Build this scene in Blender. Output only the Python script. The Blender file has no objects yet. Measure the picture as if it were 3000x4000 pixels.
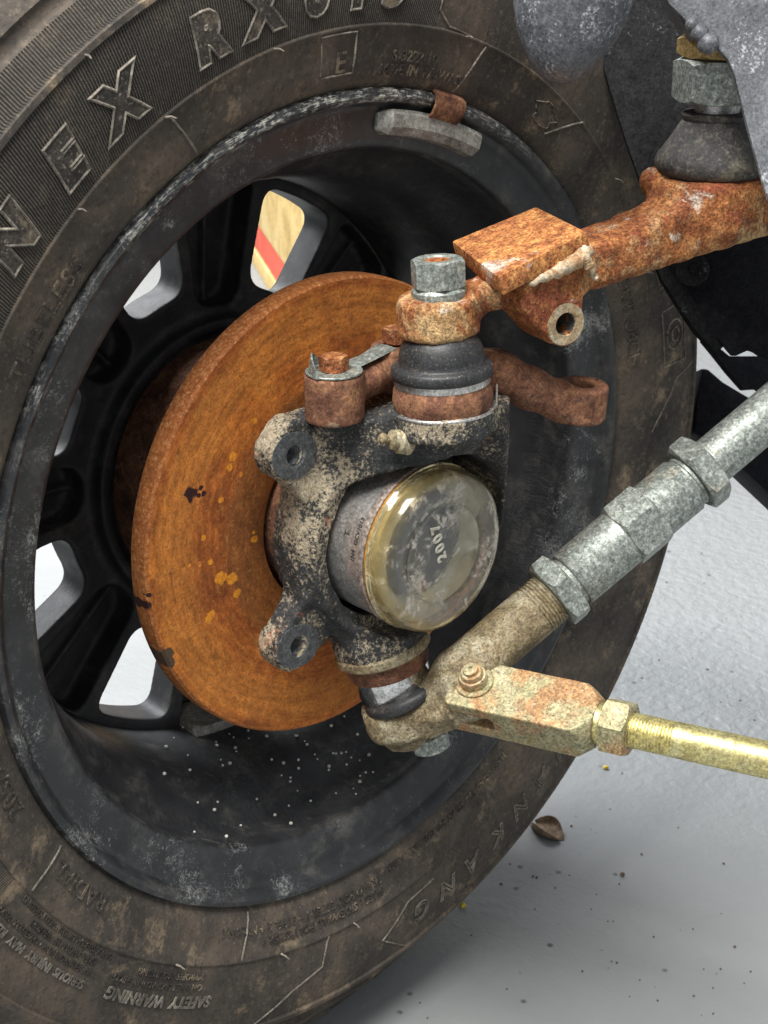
import bpy, bmesh, math, random
import numpy as np
from mathutils import Vector, Matrix
random.seed(7); np.random.seed(7)
S = bpy.context.scene
COL = S.collection
PI = math.pi
# ------------------------------------------------------------------ camera, light, exposure
# metres; X = wheel axis pointing inboard, Z up, origin = centre of the inboard rim lip plane
FLOOR = -0.334
cam = bpy.data.cameras.new('camera'); cam.lens = 54.0; cam.sensor_width = 36.0; cam.clip_start = 0.01; cam.clip_end = 50
cam_o = bpy.data.objects.new('camera', cam); COL.objects.link(cam_o); S.camera = cam_o
Rc = Matrix(((0.70294, -0.27498, 0.65594), (0.71125, 0.27176, -0.64828), (0.0, 0.92224, 0.38661)))
cam_o.matrix_world = Matrix.Translation((0.51803, -0.49229, 0.30278)) @ Rc.to_4x4()
cam.dof.use_dof = True; cam.dof.focus_distance = 0.735; cam.dof.aperture_fstop = 30.0
w = bpy.data.worlds.new('World'); S.world = w; w.use_nodes = True
w.node_tree.nodes['Background'].inputs[0].default_value = (0.92, 0.96, 1.0, 1)
w.node_tree.nodes['Background'].inputs[1].default_value = 0.58
def area(name, loc, target, sx, sy, power, col=(1, 1, 1)):
    l = bpy.data.lights.new(name, 'AREA'); l.shape = 'RECTANGLE'; l.size = sx; l.size_y = sy; l.energy = power; l.color = col
    o = bpy.data.objects.new(name, l); COL.objects.link(o); o.location = loc
    o.rotation_euler = (Vector(target) - Vector(loc)).to_track_quat('-Z', 'Y').to_euler()
area('ceiling_lamp', (0.25, -0.75, 1.75), (0.03, 0.05, 0.0), 1.1, 0.75, 76, (1, 0.985, 0.95))
area('doorway_light', (-1.5, 0.2, 1.55), (-0.75, 0.55, FLOOR), 1.6, 1.2, 110, (0.96, 0.98, 1.0))
S.view_settings.view_transform = 'Standard'; S.view_settings.look = 'None'
S.view_settings.exposure = 0.0; S.view_settings.gamma = 1.0
S.render.engine = 'CYCLES'

# ------------------------------------------------------------------ object helpers
def wl_(o):
    v = Vector((0, 0, 0))
    while o is not None: v = v + o.location; o = o.parent
    return v
def thing(name, label, cat, loc, group=None):
    o = bpy.data.objects.new(name, None); COL.objects.link(o); o.location = loc; o.empty_display_size = 0.02
    o['label'] = label; o['category'] = cat
    if group: o['group'] = group
    return o
def obj(name, me, mat, parent=None, sharp=35):
    o = bpy.data.objects.new(name, me); COL.objects.link(o)
    if mat: me.materials.clear(); me.materials.append(mat)
    if sharp and len(me.polygons):
        me.polygons.foreach_set('use_smooth', [True] * len(me.polygons)); me.set_sharp_from_angle(angle=math.radians(sharp))
    if parent is not None: o.parent = parent; o.location = -wl_(parent)
    return o
def tag(o, label, cat, group=None):
    o['label'] = label; o['category'] = cat
    if group: o['group'] = group
    return o
def mesh(name, vs, fs):
    me = bpy.data.meshes.new(name); me.from_pydata([tuple(map(float, v)) for v in vs], [], [tuple(map(int, f)) for f in fs]); me.update(); return me
def nrm(v): v = np.array(v, float); return v / np.linalg.norm(v)
def basis(axis, ref=None):
    a = nrm(axis)
    if ref is None: ref = (1, 0, 0) if abs(a[0]) < 0.8 else (0, 1, 0)
    u = np.array(ref, float); u = nrm(u - a * (u @ a)); return u, np.cross(a, u), a
def lathe(name, prof, org, axis, seg=64, ref=None, closed=False, rfun=None, caps=True):
    """prof = [(radius, height)] turned round axis through org"""
    u, v, a = basis(axis, ref); org = np.array(org, float); vs = []; fs = []; n = len(prof)
    for i, (r, h) in enumerate(prof):
        for s in range(seg):
            t = 2 * PI * s / seg; rr = r if rfun is None else rfun(i, r, t)
            vs.append(org + a * h + (u * math.cos(t) + v * math.sin(t)) * rr)
    m = n if closed else n - 1
    for i in range(m):
        j = (i + 1) % n
        for s in range(seg):
            s2 = (s + 1) % seg; fs.append((i * seg + s, i * seg + s2, j * seg + s2, j * seg + s))
    if not closed and caps:
        if prof[0][0] > 1e-5: fs.append(tuple(range(seg))[::-1])
        if prof[-1][0] > 1e-5: fs.append(tuple((n - 1) * seg + s for s in range(seg)))
    me = mesh(name, vs, fs)
    bm = bmesh.new(); bm.from_mesh(me); bmesh.ops.remove_doubles(bm, verts=bm.verts, dist=1e-6)
    bmesh.ops.recalc_face_normals(bm, faces=bm.faces); bm.to_mesh(me); bm.free(); return me
def tube_prof(r0, r1, h0, h1, c=0.0006):
    return [(r0, h0 + c), (r0 + c, h0), (r1 - c, h0), (r1, h0 + c), (r1, h1 - c), (r1 - c, h1), (r0 + c, h1), (r0, h1 - c)]
def rod_prof(r, h0, h1, c=0.0006):
    return [(r - c, h0), (r, h0 + c), (r, h1 - c), (r - c, h1)]
def thread_prof(r, h0, h1, pitch=0.0015, depth=0.0007):
    p = []; n = int((h1 - h0) / pitch)
    for i in range(n):
        h = h0 + i * pitch; p += [(r - depth, h), (r, h + pitch * 0.35), (r, h + pitch * 0.6)]
    p.append((r - depth, h0 + n * pitch)); return p
def hexnut(name, org, axis, af, h0, h1, hole=0.0, ref=None, rot=0.0, one_side=False, flange=None):
    u, v, a = basis(axis, ref); org = np.array(org, float); seg = 96; rings = []
    R = lambda t: af / 2 / math.cos(((t + PI / 6) % (PI / 3)) - PI / 6)
    ts = [2 * PI * s / seg + 1e-4 for s in range(seg)]; tn = math.tan(math.radians(30))
    ring = lambda f: rings.append([f(t) for t in ts])
    def P(t, r, h): tt = t + rot; return org + a * h + (u * math.cos(tt) + v * math.sin(tt)) * r
    ring(lambda t: P(t, max(hole, 0.0002), h0))
    ring(lambda t: P(t, af / 2 * 0.97, h0))
    ring(lambda t: P(t, R(t), h0 + (0.0002 if one_side else (R(t) - af / 2 * 0.97) * tn)))
    ring(lambda t: P(t, R(t), h1 - (R(t) - af / 2 * 0.97) * tn))
    ring(lambda t: P(t, af / 2 * 0.96, h1))
    ring(lambda t: P(t, max(hole, 0.0002), h1))
    if hole: ring(lambda t: P(t, hole * 0.86, h1 - hole * 0.25)); 
    vs = [p for r_ in rings for p in r_]; n = len(rings); fs = []
    for i in range(n if hole else n - 1):
        j = (i + 1) % n
        for s in range(seg):
            s2 = (s + 1) % seg; fs.append((i * seg + s, i * seg + s2, j * seg + s2, j * seg + s))
    me = mesh(name, vs, fs); bm = bmesh.new(); bm.from_mesh(me); bmesh.ops.remove_doubles(bm, verts=bm.verts, dist=1e-5)
    bmesh.ops.recalc_face_normals(bm, faces=bm.faces); bm.to_mesh(me); bm.free(); return me
def sweep(name, pts, rad, seg=12, flat=1.0, up=(0, 0, 1)):
    pts = [np.array(p, float) for p in pts]; n = len(pts); vs = []; fs = []
    for i, p in enumerate(pts):
        d = nrm(pts[min(i + 1, n - 1)] - pts[max(i - 1, 0)]); u = np.cross(d, up); u = nrm(u) if np.linalg.norm(u) > 1e-6 else np.array((1, 0, 0)); v = np.cross(u, d)
        r = rad[i] if hasattr(rad, '__len__') else rad
        for s in range(seg):
            t = 2 * PI * s / seg; vs.append(p + u * math.cos(t) * r + v * math.sin(t) * r * flat)
    for i in range(n - 1):
        for s in range(seg):
            s2 = (s + 1) % seg; fs.append((i * seg + s, i * seg + s2, (i + 1) * seg + s2, (i + 1) * seg + s))
    fs.append(tuple(range(seg))[::-1]); fs.append(tuple((n - 1) * seg + s for s in range(seg)))
    me = mesh(name, vs, fs); bm = bmesh.new(); bm.from_mesh(me); bmesh.ops.recalc_face_normals(bm, faces=bm.faces); bm.to_mesh(me); bm.free(); return me
def slab(name, pts, dirn, bevel=0.0008):
    """closed plate: outline pts (3D, coplanar) pushed along dirn, edges bevelled"""
    d = np.array(dirn, float); n = len(pts); vs = [np.array(p, float) for p in pts] + [np.array(p, float) + d for p in pts]
    fs = [tuple(range(n)), tuple(range(2 * n - 1, n - 1, -1))] + [(i, (i + 1) % n, n + (i + 1) % n, n + i) for i in range(n)]
    me = mesh(name, vs, fs); bm = bmesh.new(); bm.from_mesh(me); bmesh.ops.recalc_face_normals(bm, faces=bm.faces)
    if bevel:
        ed = [e for e in bm.edges if len(e.link_faces) == 2 and e.calc_face_angle(0) > 0.5]
        bmesh.ops.bevel(bm, geom=ed, offset=bevel, segments=2, affect='EDGES', profile=0.6)
    bm.to_mesh(me); bm.free(); return me
def join(name, mes):
    vs = []; fs = []
    for m in mes:
        o = len(vs); vs += [tuple(v.co) for v in m.vertices]; fs += [tuple(o + i for i in p.vertices) for p in m.polygons]
    return mesh(name, vs, fs)

# ------------------------------------------------------------------ signed distance fields -> smooth castings
def surfnet(name, f, lo, hi, h, noise=0.0):
    lo = np.array(lo); hi = np.array(hi); n = np.ceil((hi - lo) / h).astype(int) + 1
    ax = [lo[i] + h * np.arange(n[i]) for i in range(3)]
    X, Y, Z = np.meshgrid(*ax, indexing='ij')
    v = f(X, Y, Z)
    if noise:
        v = v + noise * (np.sin(X * 310 + Y * 170) * np.sin(Y * 290 - Z * 140 + 1) + np.sin(Z * 330 + X * 120 + 2) * np.sin(X * 210 - Y * 260) + 0.6 * np.sin(X * 700 + Z * 400) * np.sin(Y * 760 + Z * 500))
    v[0] = 1; v[-1] = 1; v[:, 0] = 1; v[:, -1] = 1; v[:, :, 0] = 1; v[:, :, -1] = 1
    c = [v[i:n[0] - 1 + i, j:n[1] - 1 + j, k:n[2] - 1 + k] for i in (0, 1) for j in (0, 1) for k in (0, 1)]
    off = [(i, j, k) for i in (0, 1) for j in (0, 1) for k in (0, 1)]
    cnt = np.zeros(c[0].shape, np.int16); sm = [np.zeros(c[0].shape, np.float32) for _ in range(3)]
    for a in range(8):
        for b in range(a + 1, 8):
            df = [off[b][q] - off[a][q] for q in range(3)]
            if sum(map(abs, df)) != 1: continue
            cr = (c[a] < 0) != (c[b] < 0); den = c[a] - c[b]; t = np.where(cr, c[a] / np.where(den == 0, 1, den), 0)
            cnt += cr
            for q in range(3): sm[q] += np.where(cr, off[a][q] + t * df[q], 0)
    act = cnt > 0; idx = np.full(act.shape, -1, np.int64); idx[act] = np.arange(act.sum())
    I = np.argwhere(act)
    P = np.stack([lo[q] + h * (I[:, q] + sm[q][act] / cnt[act]) for q in range(3)], 1)
    faces = []
    s = v < 0
    for q in range(3):
        o1, o2 = [(1, 2), (2, 0), (0, 1)][q]
        sl0 = [slice(1, -1)] * 3; sl0[q] = slice(0, -1); sl1 = list(sl0); sl1[q] = slice(1, None)
        cr = s[tuple(sl0)] != s[tuple(sl1)]; E = np.argwhere(cr); fl = s[tuple(sl0)][cr]
        base = E.copy(); base[:, o1] += 1; base[:, o2] += 1
        def g(d1, d2):
            w_ = base.copy(); w_[:, o1] -= d1; w_[:, o2] -= d2; return idx[w_[:, 0], w_[:, 1], w_[:, 2]]
        Q = np.stack([g(1, 1), g(0, 1), g(0, 0), g(1, 0)], 1); Q[~fl] = Q[~fl][:, ::-1]; faces.append(Q)
    F = np.concatenate(faces); me = bpy.data.meshes.new(name)
    me.vertices.add(len(P)); me.vertices.foreach_set('co', P.astype(np.float32).ravel())
    me.loops.add(F.size); me.loops.foreach_set('vertex_index', F.astype(np.int32).ravel())
    me.polygons.add(len(F)); me.polygons.foreach_set('loop_start', np.arange(0, F.size, 4, dtype=np.int32)); me.update(calc_edges=True); me.validate(); return me
def smin(a, b, k): hh = np.clip(0.5 + 0.5 * (b - a) / k, 0, 1); return b + (a - b) * hh - k * hh * (1 - hh)
def smax(a, b, k): return -smin(-a, -b, k)
def capsule(X, Y, Z, a, b, ra, rb=None):
    a = np.array(a); b = np.array(b); d = b - a; rb = ra if rb is None else rb
    t = np.clip(((X - a[0]) * d[0] + (Y - a[1]) * d[1] + (Z - a[2]) * d[2]) / (d @ d), 0, 1)
    return np.sqrt((X - a[0] - t * d[0]) ** 2 + (Y - a[1] - t * d[1]) ** 2 + (Z - a[2] - t * d[2]) ** 2) - (ra + (rb - ra) * t)
def loc(X, Y, Z, o, fr): return [(X - o[0]) * f[0] + (Y - o[1]) * f[1] + (Z - o[2]) * f[2] for f in fr]
def cyl(X, Y, Z, o, axis, r, hh, k=0.002):
    a = nrm(axis); h = (X - o[0]) * a[0] + (Y - o[1]) * a[1] + (Z - o[2]) * a[2]
    rr = np.sqrt(np.maximum((X - o[0]) ** 2 + (Y - o[1]) ** 2 + (Z - o[2]) ** 2 - h * h, 0)); return smax(rr - r, np.abs(h) - hh, k)
def box(X, Y, Z, o, fr, hs, k=0.002):
    p = loc(X, Y, Z, o, fr); return smax(smax(np.abs(p[0]) - hs[0], np.abs(p[1]) - hs[1], k), np.abs(p[2]) - hs[2], k)

# ------------------------------------------------------------------ materials
class NT:
    def __init__(s, name):
        s.m = bpy.data.materials.new(name); s.m.use_nodes = True; s.t = s.m.node_tree; s.b = s.t.nodes['Principled BSDF']
        tc = s.t.nodes.new('ShaderNodeTexCoord'); s.co = tc.outputs['Object']
    def L(s, a, b): s.t.links.new(a, b)
    def put(s, sock, val):
        if hasattr(val, 'is_linked') or isinstance(val, bpy.types.NodeSocket): s.L(val, sock)
        else:
            if isinstance(val, tuple) and len(val) == 3 and sock.type == 'RGBA': val = (*val, 1)
            sock.default_value = val
    def math(s, op, a, b=None, c=None, clamp=False):
        n = s.t.nodes.new('ShaderNodeMath'); n.operation = op; n.use_clamp = clamp
        for i, x in enumerate((a, b, c)):
            if x is not None: s.put(n.inputs[i], x)
        return n.outputs[0]
    def noise(s, scale, detail=4, rough=0.55, dist=0.0, vec=None):
        n = s.t.nodes.new('ShaderNodeTexNoise'); n.inputs['Scale'].default_value = scale; n.inputs['Detail'].default_value = detail
        n.inputs['Roughness'].default_value = rough; n.inputs['Distortion'].default_value = dist; s.L(vec if vec is not None else s.co, n.inputs['Vector']); return n.outputs['Fac']
    def voro(s, scale, vec=None, feature='F1'):
        n = s.t.nodes.new('ShaderNodeTexVoronoi'); n.feature = feature; n.inputs['Scale'].default_value = scale; s.L(vec if vec is not None else s.co, n.inputs['Vector']); return n.outputs['Distance']
    def ramp(s, fac, stops, interp='LINEAR'):
        n = s.t.nodes.new('ShaderNodeValToRGB'); n.color_ramp.interpolation = interp; e = n.color_ramp.elements
        while len(e) < len(stops): e.new(0.5)
        for i, (p, c) in enumerate(stops): e[i].position = p; e[i].color = (*c, 1) if isinstance(c, tuple) else (c, c, c, 1)
        s.put(n.inputs[0], fac); return n.outputs[0]
    def step(s, fac, lo, hi): 
        n = s.t.nodes.new('ShaderNodeMapRange'); n.interpolation_type = 'SMOOTHSTEP'; s.put(n.inputs[0], fac); n.inputs[1].default_value = lo; n.inputs[2].default_value = hi; return n.outputs[0]
    def mix(s, fac, a, b, mode='MIX'):
        n = s.t.nodes.new('ShaderNodeMix'); n.data_type = 'RGBA'; n.blend_type = mode; s.put(n.inputs[0], fac); s.put(n.inputs[6], a); s.put(n.inputs[7], b); return n.outputs[2]
    def sep(s, v):
        n = s.t.nodes.new('ShaderNodeSeparateXYZ'); s.L(v, n.inputs[0]); return n.outputs
    def comb(s, x, y, z):
        n = s.t.nodes.new('ShaderNodeCombineXYZ'); s.put(n.inputs[0], x); s.put(n.inputs[1], y); s.put(n.inputs[2], z); return n.outputs[0]
    def polar(s):
        x, y, z = s.sep(s.co); r = s.math('SQRT', s.math('ADD', s.math('MULTIPLY', y, y), s.math('MULTIPLY', z, z))); return x, y, z, r, s.math('ARCTAN2', z, y)
    def bump(s, h, strength, dist, prev=None):
        n = s.t.nodes.new('ShaderNodeBump'); n.inputs['Strength'].default_value = strength; n.inputs['Distance'].default_value = dist; s.L(h, n.inputs['Height'])
        if prev is not None: s.L(prev, n.inputs['Normal'])
        return n.outputs[0]
    def out(s, col=None, rough=None, metal=None, normal=None, spec=None, **kw):
        if col is not None: s.put(s.b.inputs['Base Color'], col)
        if rough is not None: s.put(s.b.inputs['Roughness'], rough)
        if metal is not None: s.put(s.b.inputs['Metallic'], metal)
        if normal is not None: s.L(normal, s.b.inputs['Normal'])
        if spec is not None: s.b.inputs['Specular IOR Level'].default_value = spec
        for k, v in kw.items(): s.put(s.b.inputs[k], v)
        return s.m
def worn(name, base, overlays=(), rough=(0.6, 0.85), metal=0.0, bumps=((700, 0.6, 0.0009),), spec=0.4, grain=0.5, dust=None):
    """base=(scale, stops); overlays=(colour, scale, lo, hi, detail, opacity[, metal])"""
    n = NT(name); c = n.ramp(n.noise(base[0], 6, 0.65, 0.6), base[1]); mt = metal
    for i, o in enumerate(overlays):
        col, sc, lo, hi, det, op = o[:6]
        m = n.math('MULTIPLY', n.step(n.noise(sc, det, 0.7, 0.4, vec=n.comb(*[n.math('ADD', q, 3.1 * (i + 1)) for q in n.sep(n.co)])), lo, hi), op)
        c = n.mix(m, c, col)
        if len(o) > 6:
            mt = n.math('ADD', n.math('MULTIPLY', n.math('SUBTRACT', 1.0, m), mt), n.math('MULTIPLY', m, o[6]))
    if dust:      # fine settled dust whose density drifts over the surface: (colour, fine scale, broad scale, bias, opacity)
        dm = n.step(n.math('ADD', n.noise(dust[1], 4, 0.75), n.math('MULTIPLY', n.math('SUBTRACT', n.noise(dust[2], 6, 0.7), 0.5), 1.25)), dust[3], dust[3] + 0.16); c = n.mix(n.math('MULTIPLY', dm, dust[4]), c, dust[0])
    if grain:
        g1 = n.ramp(n.noise(700, 3, 0.75), ((0.3, 1 - grain), (0.5, 1.0), (0.68, 1 + 0.9 * grain))); c = n.mix(1.0, c, g1, 'MULTIPLY')
        g2 = n.ramp(n.noise(230, 5, 0.8), ((0.32, 1 - 0.7 * grain), (0.5, 1.0), (0.68, 1 + 0.5 * grain))); c = n.mix(1.0, c, g2, 'MULTIPLY')
    nb = None
    for sc, st, di in bumps: nb = n.bump(n.noise(sc, 5, 0.65), st, di, nb)
    rr = n.math('ADD', n.math('MULTIPLY', n.noise(160, 3), rough[1] - rough[0]), rough[0])
    return n.out(c, rr, mt, nb, spec)

RUST = ((0.25, (0.09, 0.028, 0.013)), (0.42, (0.23, 0.075, 0.03)), (0.55, (0.36, 0.135, 0.045)), (0.68, (0.5, 0.25, 0.1)), (0.85, (0.42, 0.16, 0.06)))
m_rust = worn('rust_forging', (75, RUST), (((0.62, 0.45, 0.22), 26, 0.51, 0.63, 8, 0.6), ((0.24, 0.06, 0.035), 30, 0.53, 0.62, 8, 0.75), ((0.62, 0.56, 0.46), 48, 0.60, 0.68, 8, 0.75), ((0.1, 0.1, 0.095), 60, 0.66, 0.72, 6, 0.6)), (0.75, 0.95), 0.0, ((420, 0.7, 0.0012), (880, 0.8, 0.00112)), 0.25, 0.75)
m_rust_dark = worn('rust_dark', (110, ((0.3, (0.07, 0.03, 0.02)), (0.5, (0.19, 0.085, 0.05)), (0.7, (0.34, 0.17, 0.085)))), (((0.36, 0.29, 0.2), 150, 0.6, 0.7, 6, 0.6), ((0.03, 0.028, 0.027), 45, 0.56, 0.66, 5, 0.6)), (0.7, 0.95), 0.0, ((495, 0.5, 0.00128),), 0.25)
m_rust_plate = worn('rust_plate', (130, ((0.25, (0.14, 0.04, 0.018)), (0.45, (0.36, 0.13, 0.045)), (0.6, (0.52, 0.23, 0.075)), (0.8, (0.6, 0.33, 0.13)))), (((0.6, 0.55, 0.5), 38, 0.585, 0.68, 8, 0.75), ((0.09, 0.085, 0.085), 42, 0.62, 0.72, 5, 0.8)), (0.75, 0.95), 0.0, ((700, 0.6, 0.001), (990, 0.7, 0.00096)), 0.25, 0.8)
m_cast = worn('dusty_black_casting', (60, ((0.3, (0.018, 0.019, 0.021)), (0.55, (0.04, 0.041, 0.042)), (0.75, (0.075, 0.072, 0.068)))), (((0.33, 0.1, 0.045), 30, 0.62, 0.68, 6, 0.85), ((0.3, 0.29, 0.27), 200, 0.66, 0.74, 6, 0.6)), (0.6, 0.9), 0.0, ((715, 0.6, 0.00128),), 0.35, 0.55, ((0.5, 0.41, 0.28), 560, 24, 0.47, 0.72))
m_facing = worn('machined_grey', (300, ((0.3, (0.06, 0.065, 0.07)), (0.6, (0.13, 0.135, 0.14)), (0.75, (0.3, 0.3, 0.3)))), (), (0.45, 0.65), 0.5, ((495, 0.2, 0.00048),))
m_zinc = worn('grey_zinc_speckled', (420, ((0.3, (0.15, 0.165, 0.145)), (0.5, (0.28, 0.305, 0.275)), (0.62, (0.45, 0.48, 0.44)), (0.8, (0.62, 0.65, 0.61)))), (((0.33, 0.27, 0.17), 45, 0.58, 0.7, 5, 0.55, 0.0), ((0.55, 0.6, 0.56), 900, 0.6, 0.66, 3, 0.6, 0.3)), (0.38, 0.6), 0.55, ((660, 0.3, 0.00064),), 0.5)
m_zinc_dirty = worn('dirty_zinc', (60, ((0.3, (0.1, 0.075, 0.04)), (0.48, (0.26, 0.2, 0.11)), (0.62, (0.42, 0.37, 0.25)), (0.8, (0.5, 0.49, 0.4)))), (((0.07, 0.05, 0.03), 700, 0.52, 0.62, 4, 0.75), ((0.6, 0.63, 0.57), 55, 0.63, 0.68, 5, 0.8, 0.7), ((0.42, 0.34, 0.22), 900, 0.55, 0.62, 3, 0.5)), (0.55, 0.85), 0.12, ((495, 0.45, 0.00112),), 0.4)
m_yzinc = worn('yellow_zinc', (70, ((0.3, (0.5, 0.43, 0.17)), (0.55, (0.66, 0.58, 0.27)), (0.75, (0.75, 0.7, 0.42)))), (((0.2, 0.15, 0.07), 420, 0.62, 0.68, 3, 0.7, 0.1), ((0.5, 0.48, 0.3), 40, 0.5, 0.7, 5, 0.4, 0.6)), (0.36, 0.52), 0.85, ((825, 0.12, 0.00048),), 0.5)
m_clevis = worn('rusty_yellow_zinc', (50, ((0.3, (0.27, 0.25, 0.14)), (0.5, (0.37, 0.34, 0.19)), (0.7, (0.44, 0.41, 0.28)))), (((0.4, 0.18, 0.065), 22, 0.43, 0.56, 6, 0.8, 0.0), ((0.5, 0.37, 0.22), 330, 0.52, 0.62, 5, 0.55, 0.0), ((0.1, 0.055, 0.03), 420, 0.6, 0.66, 4, 0.85, 0.0)), (0.42, 0.65), 0.4, ((520, 0.45, 0.0009),), 0.4, 0.6)
m_steel = worn('ground_steel', (120, ((0.3, (0.5, 0.48, 0.46)), (0.6, (0.66, 0.64, 0.62)))), (((0.2, 0.16, 0.13), 700, 0.58, 0.68, 4, 0.5, 0.3),), (0.3, 0.45), 0.85, ((990, 0.1, 0.00032),), 0.5)
m_steel_rough = worn('tarnished_steel', (500, ((0.3, (0.16, 0.12, 0.1)), (0.55, (0.38, 0.32, 0.28)), (0.75, (0.6, 0.54, 0.48)))), (), (0.45, 0.7), 0.5, ((825, 0.35, 0.00064),), 0.5)
m_chrome = worn('polished_ball', (60, ((0.4, (0.6, 0.6, 0.6)), (0.6, (0.75, 0.75, 0.74)))), (((0.2, 0.17, 0.12), 140, 0.6, 0.68, 5, 0.7, 0.1),), (0.12, 0.22), 1.0, (), 0.5)
m_rubber = worn('black_rubber_boot', (50, ((0.3, (0.016, 0.017, 0.019)), (0.7, (0.035, 0.035, 0.037)))), (((0.3, 0.22, 0.16), 60, 0.56, 0.72, 7, 0.45), ((0.33, 0.27, 0.2), 1200, 0.6, 0.68, 2, 0.4)), (0.38, 0.6), 0.0, ((660, 0.15, 0.00064),), 0.5)
m_rubber_dusty = worn('dusty_rubber_boot', (70, ((0.3, (0.025, 0.025, 0.026)), (0.7, (0.07, 0.065, 0.058)))), (((0.3, 0.25, 0.18), 420, 0.5, 0.68, 5, 0.4), ((0.3, 0.25, 0.17), 30, 0.5, 0.7, 6, 0.55)), (0.6, 0.85), 0.0, ((605, 0.3, 0.00096),), 0.4)
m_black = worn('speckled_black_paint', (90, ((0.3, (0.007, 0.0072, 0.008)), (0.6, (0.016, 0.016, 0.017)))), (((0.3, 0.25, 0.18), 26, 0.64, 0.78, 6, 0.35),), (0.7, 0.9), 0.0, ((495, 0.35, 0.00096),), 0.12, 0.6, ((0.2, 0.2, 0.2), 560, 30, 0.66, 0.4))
m_black_grey = worn('worn_grey_black_paint', (30, ((0.3, (0.05, 0.054, 0.062)), (0.6, (0.11, 0.116, 0.126)))), (((0.5, 0.45, 0.36), 18, 0.62, 0.78, 7, 0.35),), (0.36, 0.55), 0.0, ((700, 0.35, 0.0006),), 0.5, 0.6, ((0.5, 0.51, 0.52), 620, 22, 0.58, 0.6))
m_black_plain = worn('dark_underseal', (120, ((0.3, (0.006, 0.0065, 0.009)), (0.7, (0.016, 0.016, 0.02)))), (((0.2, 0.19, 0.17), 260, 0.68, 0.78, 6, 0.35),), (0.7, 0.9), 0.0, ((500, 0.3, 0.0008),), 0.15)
m_brass = worn('brass_lock_nut', (200, ((0.3, (0.28, 0.19, 0.07)), (0.6, (0.5, 0.36, 0.15)))), (((0.12, 0.09, 0.05), 300, 0.58, 0.68, 5, 0.7, 0.2),), (0.4, 0.6), 0.6, ((495, 0.3, 0.00064),), 0.5)
m_alu = worn('dull_grey_sleeve', (90, ((0.3, (0.2, 0.2, 0.2)), (0.6, (0.33, 0.33, 0.325)))), (((0.1, 0.1, 0.1), 300, 0.6, 0.7, 4, 0.4),), (0.4, 0.55), 0.5, ((495, 0.15, 0.00048),), 0.5)
m_lead = worn('dull_lead', (70, ((0.3, (0.2, 0.19, 0.16)), (0.5, (0.31, 0.3, 0.265)), (0.7, (0.42, 0.41, 0.37)))), (((0.5, 0.46, 0.38), 300, 0.62, 0.7, 5, 0.5),), (0.5, 0.7), 0.3, ((500, 0.25, 0.0005),), 0.4)
m_oil = worn('brown_grease', (200, ((0.3, (0.25, 0.1, 0.015)), (0.6, (0.5, 0.25, 0.05)))), (), (0.25, 0.4), 0.1, (), 0.5)
m_ink = worn('black_print', (50, ((0.3, (0.02, 0.02, 0.02)), (0.6, (0.04, 0.04, 0.04)))), (), (0.5, 0.6), 0.0, ())
m_ring = worn('scraped_rusty_face', (200, ((0.3, (0.26, 0.15, 0.07)), (0.5, (0.42, 0.31, 0.18)), (0.7, (0.48, 0.43, 0.34)))), (), (0.55, 0.8), 0.2, ((495, 0.4, 0.0008),), 0.4)
m_weld = worn('grey_weld', (110, ((0.3, (0.22, 0.09, 0.04)), (0.48, (0.4, 0.26, 0.14)), (0.6, (0.5, 0.42, 0.3)), (0.75, (0.56, 0.52, 0.45)))), (), (0.6, 0.85), 0.1, ((495, 0.5, 0.00096),), 0.4)

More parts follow.
